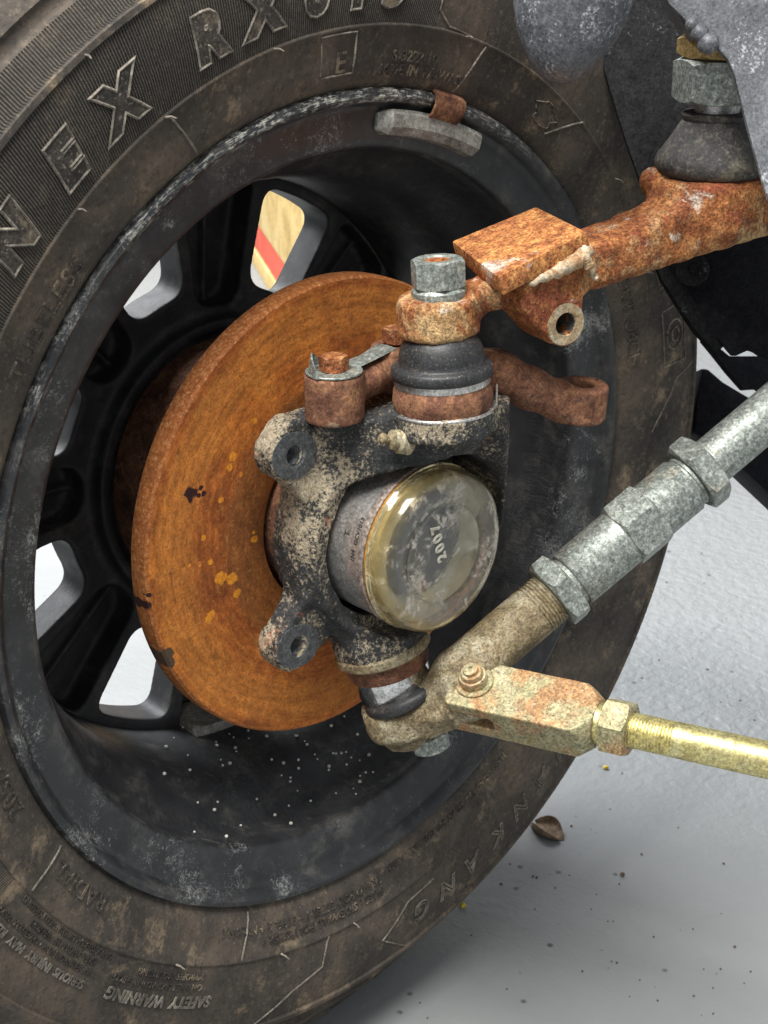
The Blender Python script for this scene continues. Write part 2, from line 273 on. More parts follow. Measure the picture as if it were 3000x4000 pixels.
def mat_disc():
    n = NT('rusted_disc_face'); x, y, z, r, th = n.polar()
    pv = n.comb(n.math('MULTIPLY', r, 420), n.math('MULTIPLY', th, 9), n.math('MULTIPLY', x, 300))
    streak = n.noise(1.0, 4, 0.6, vec=pv)
    big = n.noise(26, 7, 0.68, 0.5); fine = n.noise(480, 4, 0.75)
    c = n.ramp(big, ((0.3, (0.18, 0.045, 0.013)), (0.45, (0.4, 0.108, 0.022)), (0.58, (0.59, 0.185, 0.031)), (0.72, (0.64, 0.24, 0.048))))
    edge = n.math('MULTIPLY', n.step(r, 0.088, 0.098), n.math('SUBTRACT', 1.0, n.step(r, 0.112, 0.118)))
    c = n.mix(n.math('MULTIPLY', edge, 0.5), c, (0.6, 0.225, 0.042))
    c = n.mix(n.math('MULTIPLY', n.step(streak, 0.5, 0.68), 0.34), c, (0.62, 0.26, 0.06))
    c = n.mix(n.math('MULTIPLY', n.step(streak, 0.5, 0.34), 0.38), c, (0.17, 0.055, 0.015))
    inner = n.math('SUBTRACT', 1.0, n.step(r, 0.070, 0.0765)); c = n.mix(n.math('MULTIPLY', inner, 0.45), c, (0.17, 0.085, 0.03))
    c = n.mix(1.0, c, n.ramp(n.noise(330, 6, 0.85), ((0.3, 0.55), (0.5, 1.0), (0.7, 1.35))), 'MULTIPLY'); sc2 = n.noise(1.0, 5, 0.75, vec=n.comb(n.math('MULTIPLY', r, 210), n.math('MULTIPLY', th, 2.5), 4.0)); c = n.mix(1.0, c, n.ramp(sc2, ((0.34, 0.7), (0.5, 1.0), (0.66, 1.25))), 'MULTIPLY')
    rim = n.step(r, 0.1185, 0.1192); c = n.mix(n.math('MULTIPLY', rim, 0.75), c, n.ramp(fine, ((0.3, (0.12, 0.035, 0.012)), (0.5, (0.33, 0.115, 0.035)), (0.7, (0.55, 0.27, 0.12)))))
    c = n.mix(n.math('MULTIPLY', n.step(fine, 0.54, 0.7), 0.4), c, (0.66, 0.34, 0.11)); c = n.mix(n.math('MULTIPLY', n.step(n.noise(700, 4, 0.8), 0.5, 0.36), 0.6), c, (0.17, 0.055, 0.015)); c = n.mix(n.math('MULTIPLY', n.step(n.noise(15, 5, 0.6), 0.5, 0.66), 0.45), c, (0.26, 0.09, 0.022))
    wob = n.noise(190, 6, 0.7)
    def spots(lst, sx=1.0):
        acc = None
        for (py, pz, rad) in lst:
            d = n.math('SQRT', n.math('ADD', n.math('POWER', n.math('SUBTRACT', y, py), 2.0), n.math('POWER', n.math('SUBTRACT', z, pz), 2.0)))
            d = n.math('ADD', n.math('DIVIDE', d, rad), n.math('MULTIPLY', n.math('SUBTRACT', wob, 0.5), 2.6))
            q = n.math('SUBTRACT', 1.0, n.step(d, 0.8, 1.05)); acc = q if acc is None else n.math('MAXIMUM', acc, q)
        return acc
    c = n.mix(n.math('MULTIPLY', spots([(-.0661, .0472, .0024), (-.0686, .042, .002), (-.0623, .0368, .0012), (-.0747, .0272, .0016), (-.0861, .0112, .0016), (-.0827, -.0026, .0017), (-.0768, -.0131, .0034), (-.0705, -.0152, .003), (-.0675, -.0237, .0024), (-.0843, -.0304, .0028), (-.0855, -.0325, .0018), (-.0552, .0009, .0022), (-.0558, .005, .0014), (-.0891, -.0023, .001), (-.052, .061, .0016), (-.095, .0, .001)]), 0.9), c, n.ramp(n.noise(500, 4, 0.8), ((0.35, (0.5, 0.16, 0.02)), (0.6, (0.9, 0.36, 0.03)))))
    c = n.mix(spots([(-.0923, .0363, .0036), (-.0928, .0325, .0013), (-.0861, .0366, .0013), (-.0847, .0332, .0014), (-.0875, .0333, .0011), (-.1205, -.0135, .0026), (-.119, -.0075, .0012)]), c, (0.035, 0.013, 0.012))
    c = n.mix(spots([(-.1115, -.0425, .0044), (-.1095, -.0468, .003)]), c, (0.09, 0.058, 0.035))
    nb = n.bump(n.noise(620, 4, 0.75), 0.4, 0.0009); nb = n.bump(streak, 0.22, 0.0005, nb)
    return n.out(c, 0.8, 0.0, nb, 0.25)
m_disc = mat_disc()
def mat_tyre():
    n = NT('dirty_tyre_rubber'); x, y, z, r, th = n.polar()
    c = n.ramp(n.noise(22, 6, 0.6, 0.5), ((0.3, (0.03, 0.027, 0.024)), (0.5, (0.07, 0.058, 0.047)), (0.7, (0.14, 0.107, 0.078))))
    c = n.mix(n.math('MULTIPLY', n.step(n.noise(42, 8, 0.78, 0.15, vec=n.comb(n.math('ADD', x, 5.0), y, z)), 0.53, 0.7), 0.75), c, (0.33, 0.245, 0.155))
    c = n.mix(n.math('MULTIPLY', n.step(n.noise(300, 6, 0.8), 0.53, 0.68), 0.5), c, (0.23, 0.185, 0.135)); c = n.mix(n.math('MULTIPLY', n.step(n.noise(340, 5, 0.8), 0.5, 0.36), 0.5), c, (0.02, 0.018, 0.017))
    deg = PI / 180
    band = n.math('MULTIPLY', n.step(r, 0.2393, 0.2400), n.math('SUBTRACT', 1.0, n.step(r, 0.2925, 0.2932)))
    aa = n.math('ADD', th, n.math('MULTIPLY', n.math('LESS_THAN', th, -PI / 2), 2 * PI))   # -90..270
    band = n.math('MULTIPLY', band, n.math('MULTIPLY', n.math('GREATER_THAN', aa, 79 * deg), n.math('LESS_THAN', aa, 206 * deg)))
    letters = n.math('SUBTRACT', 1.0, n.math('MULTIPLY', n.step(r, 0.2785, 0.2792), n.math('SUBTRACT', 1.0, n.step(r, 0.2822, 0.2829))))
    band = n.math('MULTIPLY', band, letters)
    rib = n.math('SINE', n.math('MULTIPLY', n.math('ADD', th, n.math('MULTIPLY', r, 0.6)), 1250.0))
    h1 = n.math('MULTIPLY', rib, band)
    b2 = n.math('MULTIPLY', n.math('MULTIPLY', n.step(r, 0.2830, 0.2835), n.math('SUBTRACT', 1.0, n.step(r, 0.2925, 0.293))), n.math('MULTIPLY', n.math('GREATER_THAN', th, -112 * deg), n.math('LESS_THAN', th, 60 * deg)))
    h1 = n.math('ADD', h1, n.math('MULTIPLY', n.math('SINE', n.math('MULTIPLY', th, 620.0)), b2))
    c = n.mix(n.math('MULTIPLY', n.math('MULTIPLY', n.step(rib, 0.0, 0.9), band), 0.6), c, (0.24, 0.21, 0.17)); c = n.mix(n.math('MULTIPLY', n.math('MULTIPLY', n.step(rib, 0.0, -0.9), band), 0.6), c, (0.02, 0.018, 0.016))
    nb = n.bump(h1, 1.0, 0.0013); nb = n.bump(n.noise(450, 5, 0.75), 0.5, 0.0009, nb)
    return n.out(c, n.math('ADD', 0.62, n.math('MULTIPLY', n.noise(200, 3), 0.3)), 0.0, nb, 0.35)
m_tyre = mat_tyre()
m_letter = worn('scuffed_tyre_letter', (45, ((0.3, (0.025, 0.023, 0.021)), (0.6, (0.06, 0.05, 0.042)))), (((0.3, 0.235, 0.16), 40, 0.5, 0.66, 7, 0.7), ((0.33, 0.29, 0.23), 500, 0.55, 0.68, 4, 0.6)), (0.65, 0.9), 0.0, ((900, 0.4, 0.0005),), 0.3)
m_letter_edge = worn('pale_worn_letter_edge', (75, ((0.3, (0.06, 0.053, 0.046)), (0.5, (0.16, 0.14, 0.115)), (0.72, (0.36, 0.32, 0.26)))), (), (0.7, 0.9), 0.0, ((900, 0.3, 0.0004),), 0.3)
def mat_rim():
    n = NT('scuffed_black_wheel_paint'); x, y, z, r, th = n.polar()
    c = n.ramp(n.noise(60, 5), ((0.3, (0.012, 0.0128, 0.015)), (0.7, (0.03, 0.031, 0.034))))
    sc = n.math('ADD', n.noise(380, 7, 0.85, 2.0), n.math('MULTIPLY', n.math('SUBTRACT', n.noise(20, 7, 0.72, 0.4), 0.5), 1.0)); lip = n.step(x, -0.03, -0.004)
    c = n.mix(n.math('MULTIPLY', n.math('MULTIPLY', n.step(sc, 0.58, 0.72), n.math('ADD', 0.12, n.math('MULTIPLY', lip, 0.55))), 0.8), c, (0.52, 0.53, 0.5))
    dirt = n.math('MULTIPLY', n.step(n.noise(1.0, 7, 0.75, 0.2, vec=n.comb(n.math('MULTIPLY', x, 60), n.math('MULTIPLY', y, 45), n.math('MULTIPLY', z, 45))), 0.48, 0.72), 0.5); c = n.mix(dirt, c, (0.15, 0.14, 0.12))
    edge = n.math('MULTIPLY', n.step(r, 0.2035, 0.2055), n.math('MULTIPLY', n.step(n.math('ADD', n.noise(1.0, 7, 0.8, 0.5, vec=n.comb(n.math('MULTIPLY', th, 26), n.math('MULTIPLY', r, 900), n.math('MULTIPLY', x, 500))), n.math('MULTIPLY', n.math('SUBTRACT', n.noise(300, 4, 0.7), 0.5), 0.5)), 0.5, 0.6), n.math('MULTIPLY', n.step(th, 0.75, 1.35), n.math('SUBTRACT', 1.0, n.step(th, 2.5, 2.9)))))
    c = n.mix(n.math('MULTIPLY', edge, n.math('MULTIPLY', n.step(n.noise(17, 4, 0.6), 0.4, 0.6), 0.75)), c, (0.6, 0.59, 0.52))
    nb = n.bump(n.noise(500, 5, 0.7), 0.2, 0.0005)
    cast = n.math('MULTIPLY', n.step(x, -0.045, -0.03), n.math('SUBTRACT', 1.0, n.step(x, -0.02, -0.012)))
    nb = n.bump(n.math('MULTIPLY', n.noise(1.0, 6, 0.7, 0.5, vec=n.comb(n.math('MULTIPLY', x, 130), n.math('MULTIPLY', th, 60), 0.0)), cast), 0.7, 0.002, nb)
    return n.out(c, n.math('ADD', n.math('ADD', 0.44, n.math('MULTIPLY', lip, -0.22)), n.math('MULTIPLY', n.noise(90, 6, 0.7), 0.3)), 0.0, nb, 0.5)
m_rim = mat_rim()
def mat_cap():
    n = NT('clear_yellowed_plastic'); x, y, z, r, th = n.polar()
    c = n.mix(n.step(r, 0.033, 0.0415), (0.95, 0.94, 0.89), (0.9, 0.78, 0.48))
    dust = n.math('MULTIPLY', n.step(n.noise(75, 6, 0.7, 0.5), 0.5, 0.64), n.step(n.noise(380, 4, 0.75), 0.42, 0.56))
    c = n.mix(n.math('MULTIPLY', dust, 0.6), c, (0.4, 0.3, 0.19))
    tr = n.math('SUBTRACT', 0.95, n.math('MULTIPLY', dust, 0.6))
    nb = n.bump(n.noise(38, 3, 0.5, 0.4), 0.35, 0.004)
    return n.out(c, 0.12, 0.0, nb, 0.5, **{'Transmission Weight': tr, 'IOR': 1.45})
m_cap = mat_cap()
m_grease = worn('pale_grease', (45, ((0.3, (0.3, 0.26, 0.15)), (0.5, (0.52, 0.48, 0.34)), (0.7, (0.62, 0.6, 0.5)))), (), (0.25, 0.45), 0.0, ((120, 0.4, 0.002),), 0.5, 0.1)
m_digit = worn('milky_plastic', (60, ((0.3, (0.42, 0.4, 0.33)), (0.7, (0.56, 0.54, 0.46)))), (), (0.2, 0.35), 0.0, (), 0.5, 0.2)
def mat_floor():
    n = NT('grey_painted_concrete'); 
    c = n.ramp(n.noise(3.0, 5, 0.6), ((0.3, (0.225, 0.233, 0.234)), (0.7, (0.29, 0.298, 0.298))))
    c = n.mix(n.math('MULTIPLY', n.math('SUBTRACT', 1.0, n.step(n.voro(46), 0.05, 0.13)), n.step(n.noise(40, 2), 0.47, 0.6)), c, (0.075, 0.08, 0.085))
    c = n.mix(n.math('MULTIPLY', n.step(n.noise(7, 5, 0.65), 0.55, 0.75), 0.25), c, (0.185, 0.192, 0.194))
    x, y, z = n.sep(n.co); stip = n.step(n.noise(2.2, 2), 0.45, 0.6)
    nb = n.bump(n.math('MULTIPLY', n.noise(110, 3, 0.5, 0.3), n.math('ADD', 0.15, n.step(y, 0.24, 0.5))), 0.6, 0.006); nb = n.bump(n.noise(300, 3), 0.3, 0.001, nb)
    return n.out(c, n.math('ADD', 0.25, n.math('MULTIPLY', n.noise(14, 5, 0.7), 0.3)), 0.0, nb, 0.5)
m_floor = mat_floor()

def Pd(px, py, d):      # design helper: a point at a picture bearing and a real distance in front of the camera
    c = Vector(((px / .553 - 1500) / 6000, -(py / .553 - 2000) / 6000, -1.0)) * d; return np.array(Rc @ c + Vector((.51803, -.49229, .30278)))
# ------------------------------------------------------------------ setting: floor
o = obj('floor', mesh('floor', [(-8, -8, FLOOR), (8, -8, FLOOR), (8, 8, FLOOR), (-8, 8, FLOOR)], [(0, 1, 2, 3)]), m_floor, None, 0); o['kind'] = 'structure'

# ------------------------------------------------------------------ wheel: tyre
wheel = thing('wheel', 'black alloy wheel with a dirty road tyre, standing on the grey floor', 'wheel', (-0.09, 0, FLOOR))
SIDE = [(.2000, -.012), (.2040, -.006), (.2085, -.003), (.2120, .0005), (.2165, .0035), (.2250, .0060), (.2375, .0080), (.2382, .0087), (.2390, .0087), (.2397, .0080), (.2550, .0098), (.2700, .0092), (.2785, .0078), (.2795, .0092), (.2820, .0088), (.2830, .0058), (.2880, .0018), (.2932, -.0028)]
SR = np.array([a for a, b in SIDE]); SX = np.array([b for a, b in SIDE])
side = lambda r: float(np.interp(r, SR, SX))
TR = [(.2938, -.0045), (.2950, -.0062), (.2990, -.0072), (.3010, -.0058), (.3080, -.0110), (.3170, -.0180), (.3190, -.0215), (.3215, -.0225), (.3250, -.0290), (.3262, -.0400), (.3270, -.095)]
full = SIDE + TR
prof = [(r, x) for r, x in full] + [(r, -.19 - x) for r, x in full[::-1][1:]] + [(.196, -.17), (.196, -.02)]
tyre = obj('tyre', lathe('tyre', prof, (0, 0, 0), (1, 0, 0), 300, (0, 1, 0), True), m_tyre, wheel, 50)
tyre['label'] = 'dirty black tyre with raised sidewall lettering'
# tread blocks: one shoulder row and one inner row, each block a piece
def polar_pt(ang, r, x): return np.array((x, r * math.cos(ang), r * math.sin(ang)))
def block_mesh(a0, a1, xs, r0, r1, skew):
    vs = []
    for (xx, rr) in ((xs[0], r0), (xs[1], r0), (xs[1], r1[1]), (xs[0], r1[0])):
        for a in (a0, a1): vs.append(polar_pt(a + skew * (xx - xs[0]), rr, xx))
    fs = [(0, 1, 3, 2), (2, 3, 5, 4), (4, 5, 7, 6), (6, 7, 1, 0), (0, 2, 4, 6), (1, 7, 5, 3)]
    me = mesh('tread_block', vs, fs); bm = bmesh.new(); bm.from_mesh(me); bmesh.ops.recalc_face_normals(bm, faces=bm.faces); bmesh.ops.bevel(bm, geom=bm.edges[:], offset=0.0006, segments=1, affect='EDGES'); bm.to_mesh(me); bm.free(); return me
NB = 58
b1 = block_mesh(-PI / NB * 0.9, PI / NB * 0.9, (-.026, -.048), .320, (.3285, .3325), 0.5)
b2 = block_mesh(-PI / NB * 0.84, PI / NB * 0.84, (-.053, -.085), .322, (.3335, .334), 1.2)
for k in range(NB):
    for m_ in (b1, b2):
        o = obj('tread_block', m_, None, tyre, 0) if k else obj('tread_block', m_, m_tyre, tyre, 0)
        o.rotation_euler = (2 * PI * k / NB, 0, 0)
# raised lettering wrapped on the sidewall
def text_mesh(body, size, fat=0.0, extr=0.0, shear=0.0, outline=0.0, space=1.0):
    cu = bpy.data.curves.new('t', 'FONT'); cu.body = body; cu.size = size; cu.offset = fat; cu.extrude = extr; cu.shear = shear; cu.resolution_u = 3; cu.space_character = space
    if outline: cu.fill_mode = 'NONE'; cu.bevel_depth = outline; cu.bevel_resolution = 0; cu.extrude = 0
    o = bpy.data.objects.new('t', cu); COL.objects.link(o); dg = bpy.context.evaluated_depsgraph_get()
    me = bpy.data.meshes.new_from_object(o.evaluated_get(dg)); bpy.data.objects.remove(o); return me
def subdiv(me, n):
    bm = bmesh.new(); bm.from_mesh(me); bmesh.ops.triangulate(bm, faces=bm.faces[:])
    ed = [e for e in bm.edges if e.calc_length() > n]
    if ed: bmesh.ops.subdivide_edges(bm, edges=ed, cuts=2, use_grid_fill=False)
    bm.to_mesh(me); bm.free(); return me
def wrap_side(me, ang0, r0, lift, anchor='S'):
    xs = [v.co.x for v in me.vertices]; wmax = max(xs); wmin = min(xs)
    sh = 0 if anchor == 'S' else (wmin + wmax) / 2
    for v in me.vertices:
        r = r0 + v.co.y; a = math.radians(ang0) - (v.co.x - sh) / (r0 + 0.006); v.co = polar_pt(a, r, side(r) + lift + v.co.z)
    return me
def letters(body, ang, r0, size, fat, lift, mat, outline=0.0, name='lettering', shear=0.0, space=1.0, sub=0.01, tall=1.0, anchor='S'):
    me = text_mesh(body, size, fat, 0.00025, shear, outline, space)
    if tall != 1.0:
        for v in me.vertices: v.co.y *= tall
    subdiv(me, sub); return obj(name, wrap_side(me, ang, r0, lift, anchor), mat, tyre, 40)
# big model name at the top, one mesh per letter
for ch, a in (('R', 166.0), ('O', 158.6), ('L', 151.4), ('L', 144.6), ('N', 137.2), ('E', 128.8), ('X', 121.6), ('R', 110.3), ('X', 103.6), ('6', 96.8), ('1', 91.2), ('5', 86.2)):
    letters(ch, a, .2480, .0245, .0019, .0004, m_letter, 0, 'raised_letter', 0.16, 1.0, 0.008, 1.0, 'C')
    letters(ch, a, .2480, .0245, .0019, .0007, m_letter_edge, .0006, 'letter_outline', 0.16, 1.0, 0.008, 1.0, 'C')
for i, ch in enumerate('NANKANG'):
    a = -50.5 - i * 5.1
    letters(ch, a, .2545, .0175, .0, .0004, m_letter_edge, .00062, 'letter_outline', 0.25, 1.0, 0.008, 1.0, 'C')
for body, a, r0, sz in (('TUBELESS', 148.5, .2185, .0125), ('S-3222-10', 85.2, .2228, .0072), ('MADE IN TAIWAN', 87.8, .2165, .0072), ('DOT', 23.5, .2195, .0105), ('U8CH', 16.3, .2195, .0115), ('RADIAL', -139.5, .2185, .0115), ('205/70 R15', -160, .2180, .0125),
        ('PLIES : SIDEWALL POLYESTER 1', -87.0, .2275, .0064), ('TREAD POLYESTER 1 + STEEL 2 + NYLON 1', -87.0, .2205, .0060), ('MAX. LOAD 730 KG AT 300 KPA MAX. PRESS.', -58, .2185, .0052),
        ('ON TIRE PLACARD IN VEHICLE', -118.5, .2485, .0045), ('IMPROPER MOUNTING', -118.5, .2430, .0045), ('UNDERINFLATION / OVERLOADING', -136.0, .2505, .0045), ('EXPLOSION OF TIRE/RIM', -136.5, .2455, .0045), ('ONLY SPECIALLY TRAINED PERSONS', -134.5, .2405, .0042), ('E', 94.2, .2195, .0135)):
    letters(body, a, r0, sz, .00012, .00035, m_letter, 0, 'lettering', 0.0, 1.05, 0.006)
letters('SAFETY  WARNING', -116.5, .2548, .0086, .0003, .0005, m_letter_edge, 0, 'lettering', 0.0, 1.0, 0.006)
letters('SERIOUS  INJURY  MAY  RESULT  FROM:', -136.5, .2565, .0058, .0002, .0005, m_letter_edge, 0, 'lettering', 0.0, 1.0, 0.006)
def ridge(pts_ar, rad, name, mat=m_letter_edge, lift=0.0002):
    P_ = []
    for (a0, r0), (a1, r1) in zip(pts_ar[:-1], pts_ar[1:]):
        n_ = max(2, int(abs(a1 - a0) / 1.5) + int(abs(r1 - r0) / .004) + 1)
        for i in range(n_): t = i / n_; P_.append((a0 + (a1 - a0) * t, r0 + (r1 - r0) * t))
    P_.append(pts_ar[-1])
    return obj(name, sweep(name, [polar_pt(math.radians(a), r, side(r) + lift) for a, r in P_], rad, 6), mat, tyre, 60)
for pts in ([(72.5, .2135), (70.3, .2376)], [(115.5, .2135), (117.5, .2376)], [(-112.5, .2135), (-112.8, .2376)], [(-151, .2145), (-151, .2376)], [(49, .2390), (53.5, .2200)], [(-97.5, .2390), (-98.5, .2560), (-103, .2640), (-108, .2785)], [(-3, .2395), (4, .2600), (5, .2780)], [(96.3, .2185), (96.3, .2365), (91.2, .2365), (91.2, .2185), (96.3, .2185)],
            [(79, .2790), (79, .2470), (77, .2410), (73, .2395)], [(-84, .2790), (-86, .2700), (-88, .2620), (-83, .2480), (-78, .2465)], [(14.5, .2480), (14.5, .2680), (6.3, .2680), (6.3, .2480), (14.5, .2480)], [(25.0, .2480), (25.0, .2680), (18.0, .2680), (18.0, .2480), (25.0, .2480)]):
    ridge(pts, .00055, 'moulded_line')
ridge([(10.4 + 2.1 * math.cos(t * PI / 10), .2580 + .0075 * math.sin(t * PI / 10)) for t in range(21)], .0007, 'moulded_emblem')
ridge([(10.4 + 1.0 * math.cos(t * PI / 8), .2585 + .0035 * math.sin(t * PI / 8)) for t in range(17)], .0006, 'moulded_emblem')
ridge([(55.5 + 2.2 * math.cos(t * PI / 10) * (1 + .3 * math.sin(t * PI / 2)), .2270 + .0060 * math.sin(t * PI / 10)) for t in range(21)], .0005, 'moulded_emblem', m_letter)
# rubber mould whiskers
sp = []
for a, r in ((131, .2385), (118, .2385), (103, .2388), (122, .2800), (108, .2803), (74, .2386), (38, .2387), (-93, .2386), (-106, .2386), (-124, .2386), (-74, .2386), (22, .2386), (155, .2385), (-48, .2386)):
    p = polar_pt(math.radians(a), r, side(r)); q = p + np.array((.005, .003 * random.uniform(-.3, 1), -.002 * random.uniform(0, 1))); sp.append(sweep('w', [p, (p + q) / 2 + np.array((.0004, 0, .0005)), q], [.0006, .0005, .0003], 6))
o = obj('mould_whiskers', join('mould_whiskers', sp), m_letter_edge, tyre, 60); o['kind'] = 'stuff'

# ------------------------------------------------------------------ wheel: rim barrel, spoked disc, weights
IN = [(.2075, -.0085), (.2105, -.0035), (.2108, .0005), (.2095, .0028), (.2070, .0032), (.2045, .0016), (.2030, -.0022), (.2012, -.0042), (.1990, -.0046), (.1860, -.0066), (.1830, -.0082), (.1815, -.0110), (.1822, -.0160), (.1830, -.0250), (.1822, -.0330), (.1780, -.0400), (.1700, -.0480), (.1640, -.0560), (.1610, -.0660), (.1595, -.0760), (.1580, -.0950), (.1570, -.1150), (.1575, -.1450), (.1640, -.1580), (.1700, -.1650), (.1900, -.1780), (.2050, -.1850), (.2100, -.1900)]
OUTP = [(.2060, -.1880), (.1930, -.1830), (.1740, -.1650), (.1640, -.1450), (.1630, -.1150), (.1650, -.0800), (.1690, -.0600), (.1760, -.0470), (.1890, -.0330), (.1930, -.0120)]
barrel = obj('rim_barrel', lathe('rim_barrel', IN + OUTP, (0, 0, 0), (1, 0, 0), 220, (0, 1, 0), True), m_rim, wheel, 40)
WC = math.radians(63.5)
def f_disc(X, Y, Z):
    r = np.sqrt(Y * Y + Z * Z); th = np.arctan2(Z, Y)
    d = smax(r - .1595, np.abs(X + .1240) - .0120, .002)
    # raised hub boss with a lip ring
    hub = smax(r - .083, np.abs(X + .124) - .0215, .0025); d = smin(d, hub, .006)
    rec = smax(r - .0765, -(X + .1075), .002); d = smax(d, -rec, .002)
    ph = (th - WC + PI / 8) % (PI / 4) - PI / 8
    u = ph * r; hw = np.tan(math.radians(10.3)) * r * 1.0 - .0005
    win = smax(smax(np.abs(u) - hw + .10 * np.clip(X + .112, -.05, .05), .0985 - r, .012), r - .1515, .010)
    d = smax(d, -win, .0015)
    ph2 = (th - WC) % (PI / 4) - PI / 8; u2 = ph2 * r
    pk = smax(smax(smax(np.abs(u2) - np.tan(math.radians(8.7)) * r, .0875 - r, .012), r - .1560, .008), -(X + .1285 - .005 * np.exp(-(u2 / .0022) ** 2)), .004)
    d = smax(d, -pk, .002)
    slot = smax(smax(np.abs((th - WC + PI / 4) % (PI / 2) - PI / 4) * r - .020, np.abs(r - .0665) - .0045, .004), -(X + .1250), .001); d = smax(d, -slot, .001)
    return smax(d, .028 - r, .001)
disc = obj('spoked_disc', surfnet('spoked_disc', f_disc, (-.162, -.163, -.163), (-.098, .163, .163), .00125), m_rim, wheel, 45)
# clip-on weight on the lip and stick-on weight in the barrel
def arc_bar(name, prof_xr, a0, a1, n=24, taper=0.0):
    vs = []; fs = []; m = len(prof_xr); cx = sum(p[0] for p in prof_xr) / m; cr = sum(p[1] for p in prof_xr) / m
    for i in range(n + 1):
        t = i / n; a = math.radians(a0 + (a1 - a0) * t); e = min(t, 1 - t) * n; k = 1.0 if e >= 2 else (1 - taper) + taper * e / 2
        for (x, r) in prof_xr: vs.append(polar_pt(a, cr + (r - cr) * (0.5 + 0.5 * k), prof_xr[0][0] + (x - prof_xr[0][0]) * k))
    for i in range(n):
        for j in range(m): fs.append((i * m + j, i * m + (j + 1) % m, (i + 1) * m + (j + 1) % m, (i + 1) * m + j))
    fs.append(tuple(range(m))[::-1]); fs.append(tuple(n * m + j for j in range(m)))
    me = mesh(name, vs, fs); bm = bmesh.new(); bm.from_mesh(me); bmesh.ops.recalc_face_normals(bm, faces=bm.faces); bm.to_mesh(me); bm.free(); return me
bw = obj('balance_weight', arc_bar('balance_weight', [(-.0050, .2005), (-.0062, .1885), (-.0005, .1892), (.0028, .1930), (.0022, .1990), (.0005, .2010)], 84.5, 63.0, 30, 0.75), m_lead, wheel, 30)
bw['label'] = 'long grey lead clip-on weight'
obj('steel_clip', arc_bar('steel_clip', [(.0012, .1985), (.0042, .2010), (.0058, .2060), (.0050, .2105), (.0015, .2128), (-.0030, .2128), (-.0030, .2118), (.0010, .2116), (.0040, .2098), (.0046, .2058), (.0032, .2018), (.0012, .1995)], 76.2, 70.4, 10), m_rust_dark, bw, 40)
aw = obj('adhesive_weight', arc_bar('adhesive_weight', [(-.1260, .1575), (-.0960, .1590), (-.0960, .1535), (-.0968, .1525), (-.1252, .1510), (-.1260, .1520)], -103, -84, 16), m_lead, wheel, 30)
aw['label'] = 'flat stick-on weight inside the barrel'

# ------------------------------------------------------------------ brake disc
bd = thing('brake_disc', 'solid brake disc covered in orange rust behind the steering knuckle', 'brake disc', (-.014, 0, -.1205))
obj('friction_ring', lathe('friction_ring', [(.0494, -.0142), (.0500, -.0138), (.0720, -.0138), (.0740, -.0140), (.0755, -.0143), (.1192, -.0140), (.1204, -.0152), (.1206, -.0200), (.1206, -.0250), (.1196, -.0262), (.0720, -.0262), (.0494, -.0262)], (0, 0, 0), (1, 0, 0), 220, (0, 1, 0), True), m_disc, bd, 40)
obj('disc_hat', lathe('disc_hat', [(.0745, -.0260), (.0745, -.1000), (.0730, -.1060), (.0300, -.1060), (.0300, -.1000), (.0680, -.1000), (.0690, -.0262)], (0, 0, 0), (1, 0, 0), 120, (0, 1, 0), True), m_rust_dark, bd, 40)

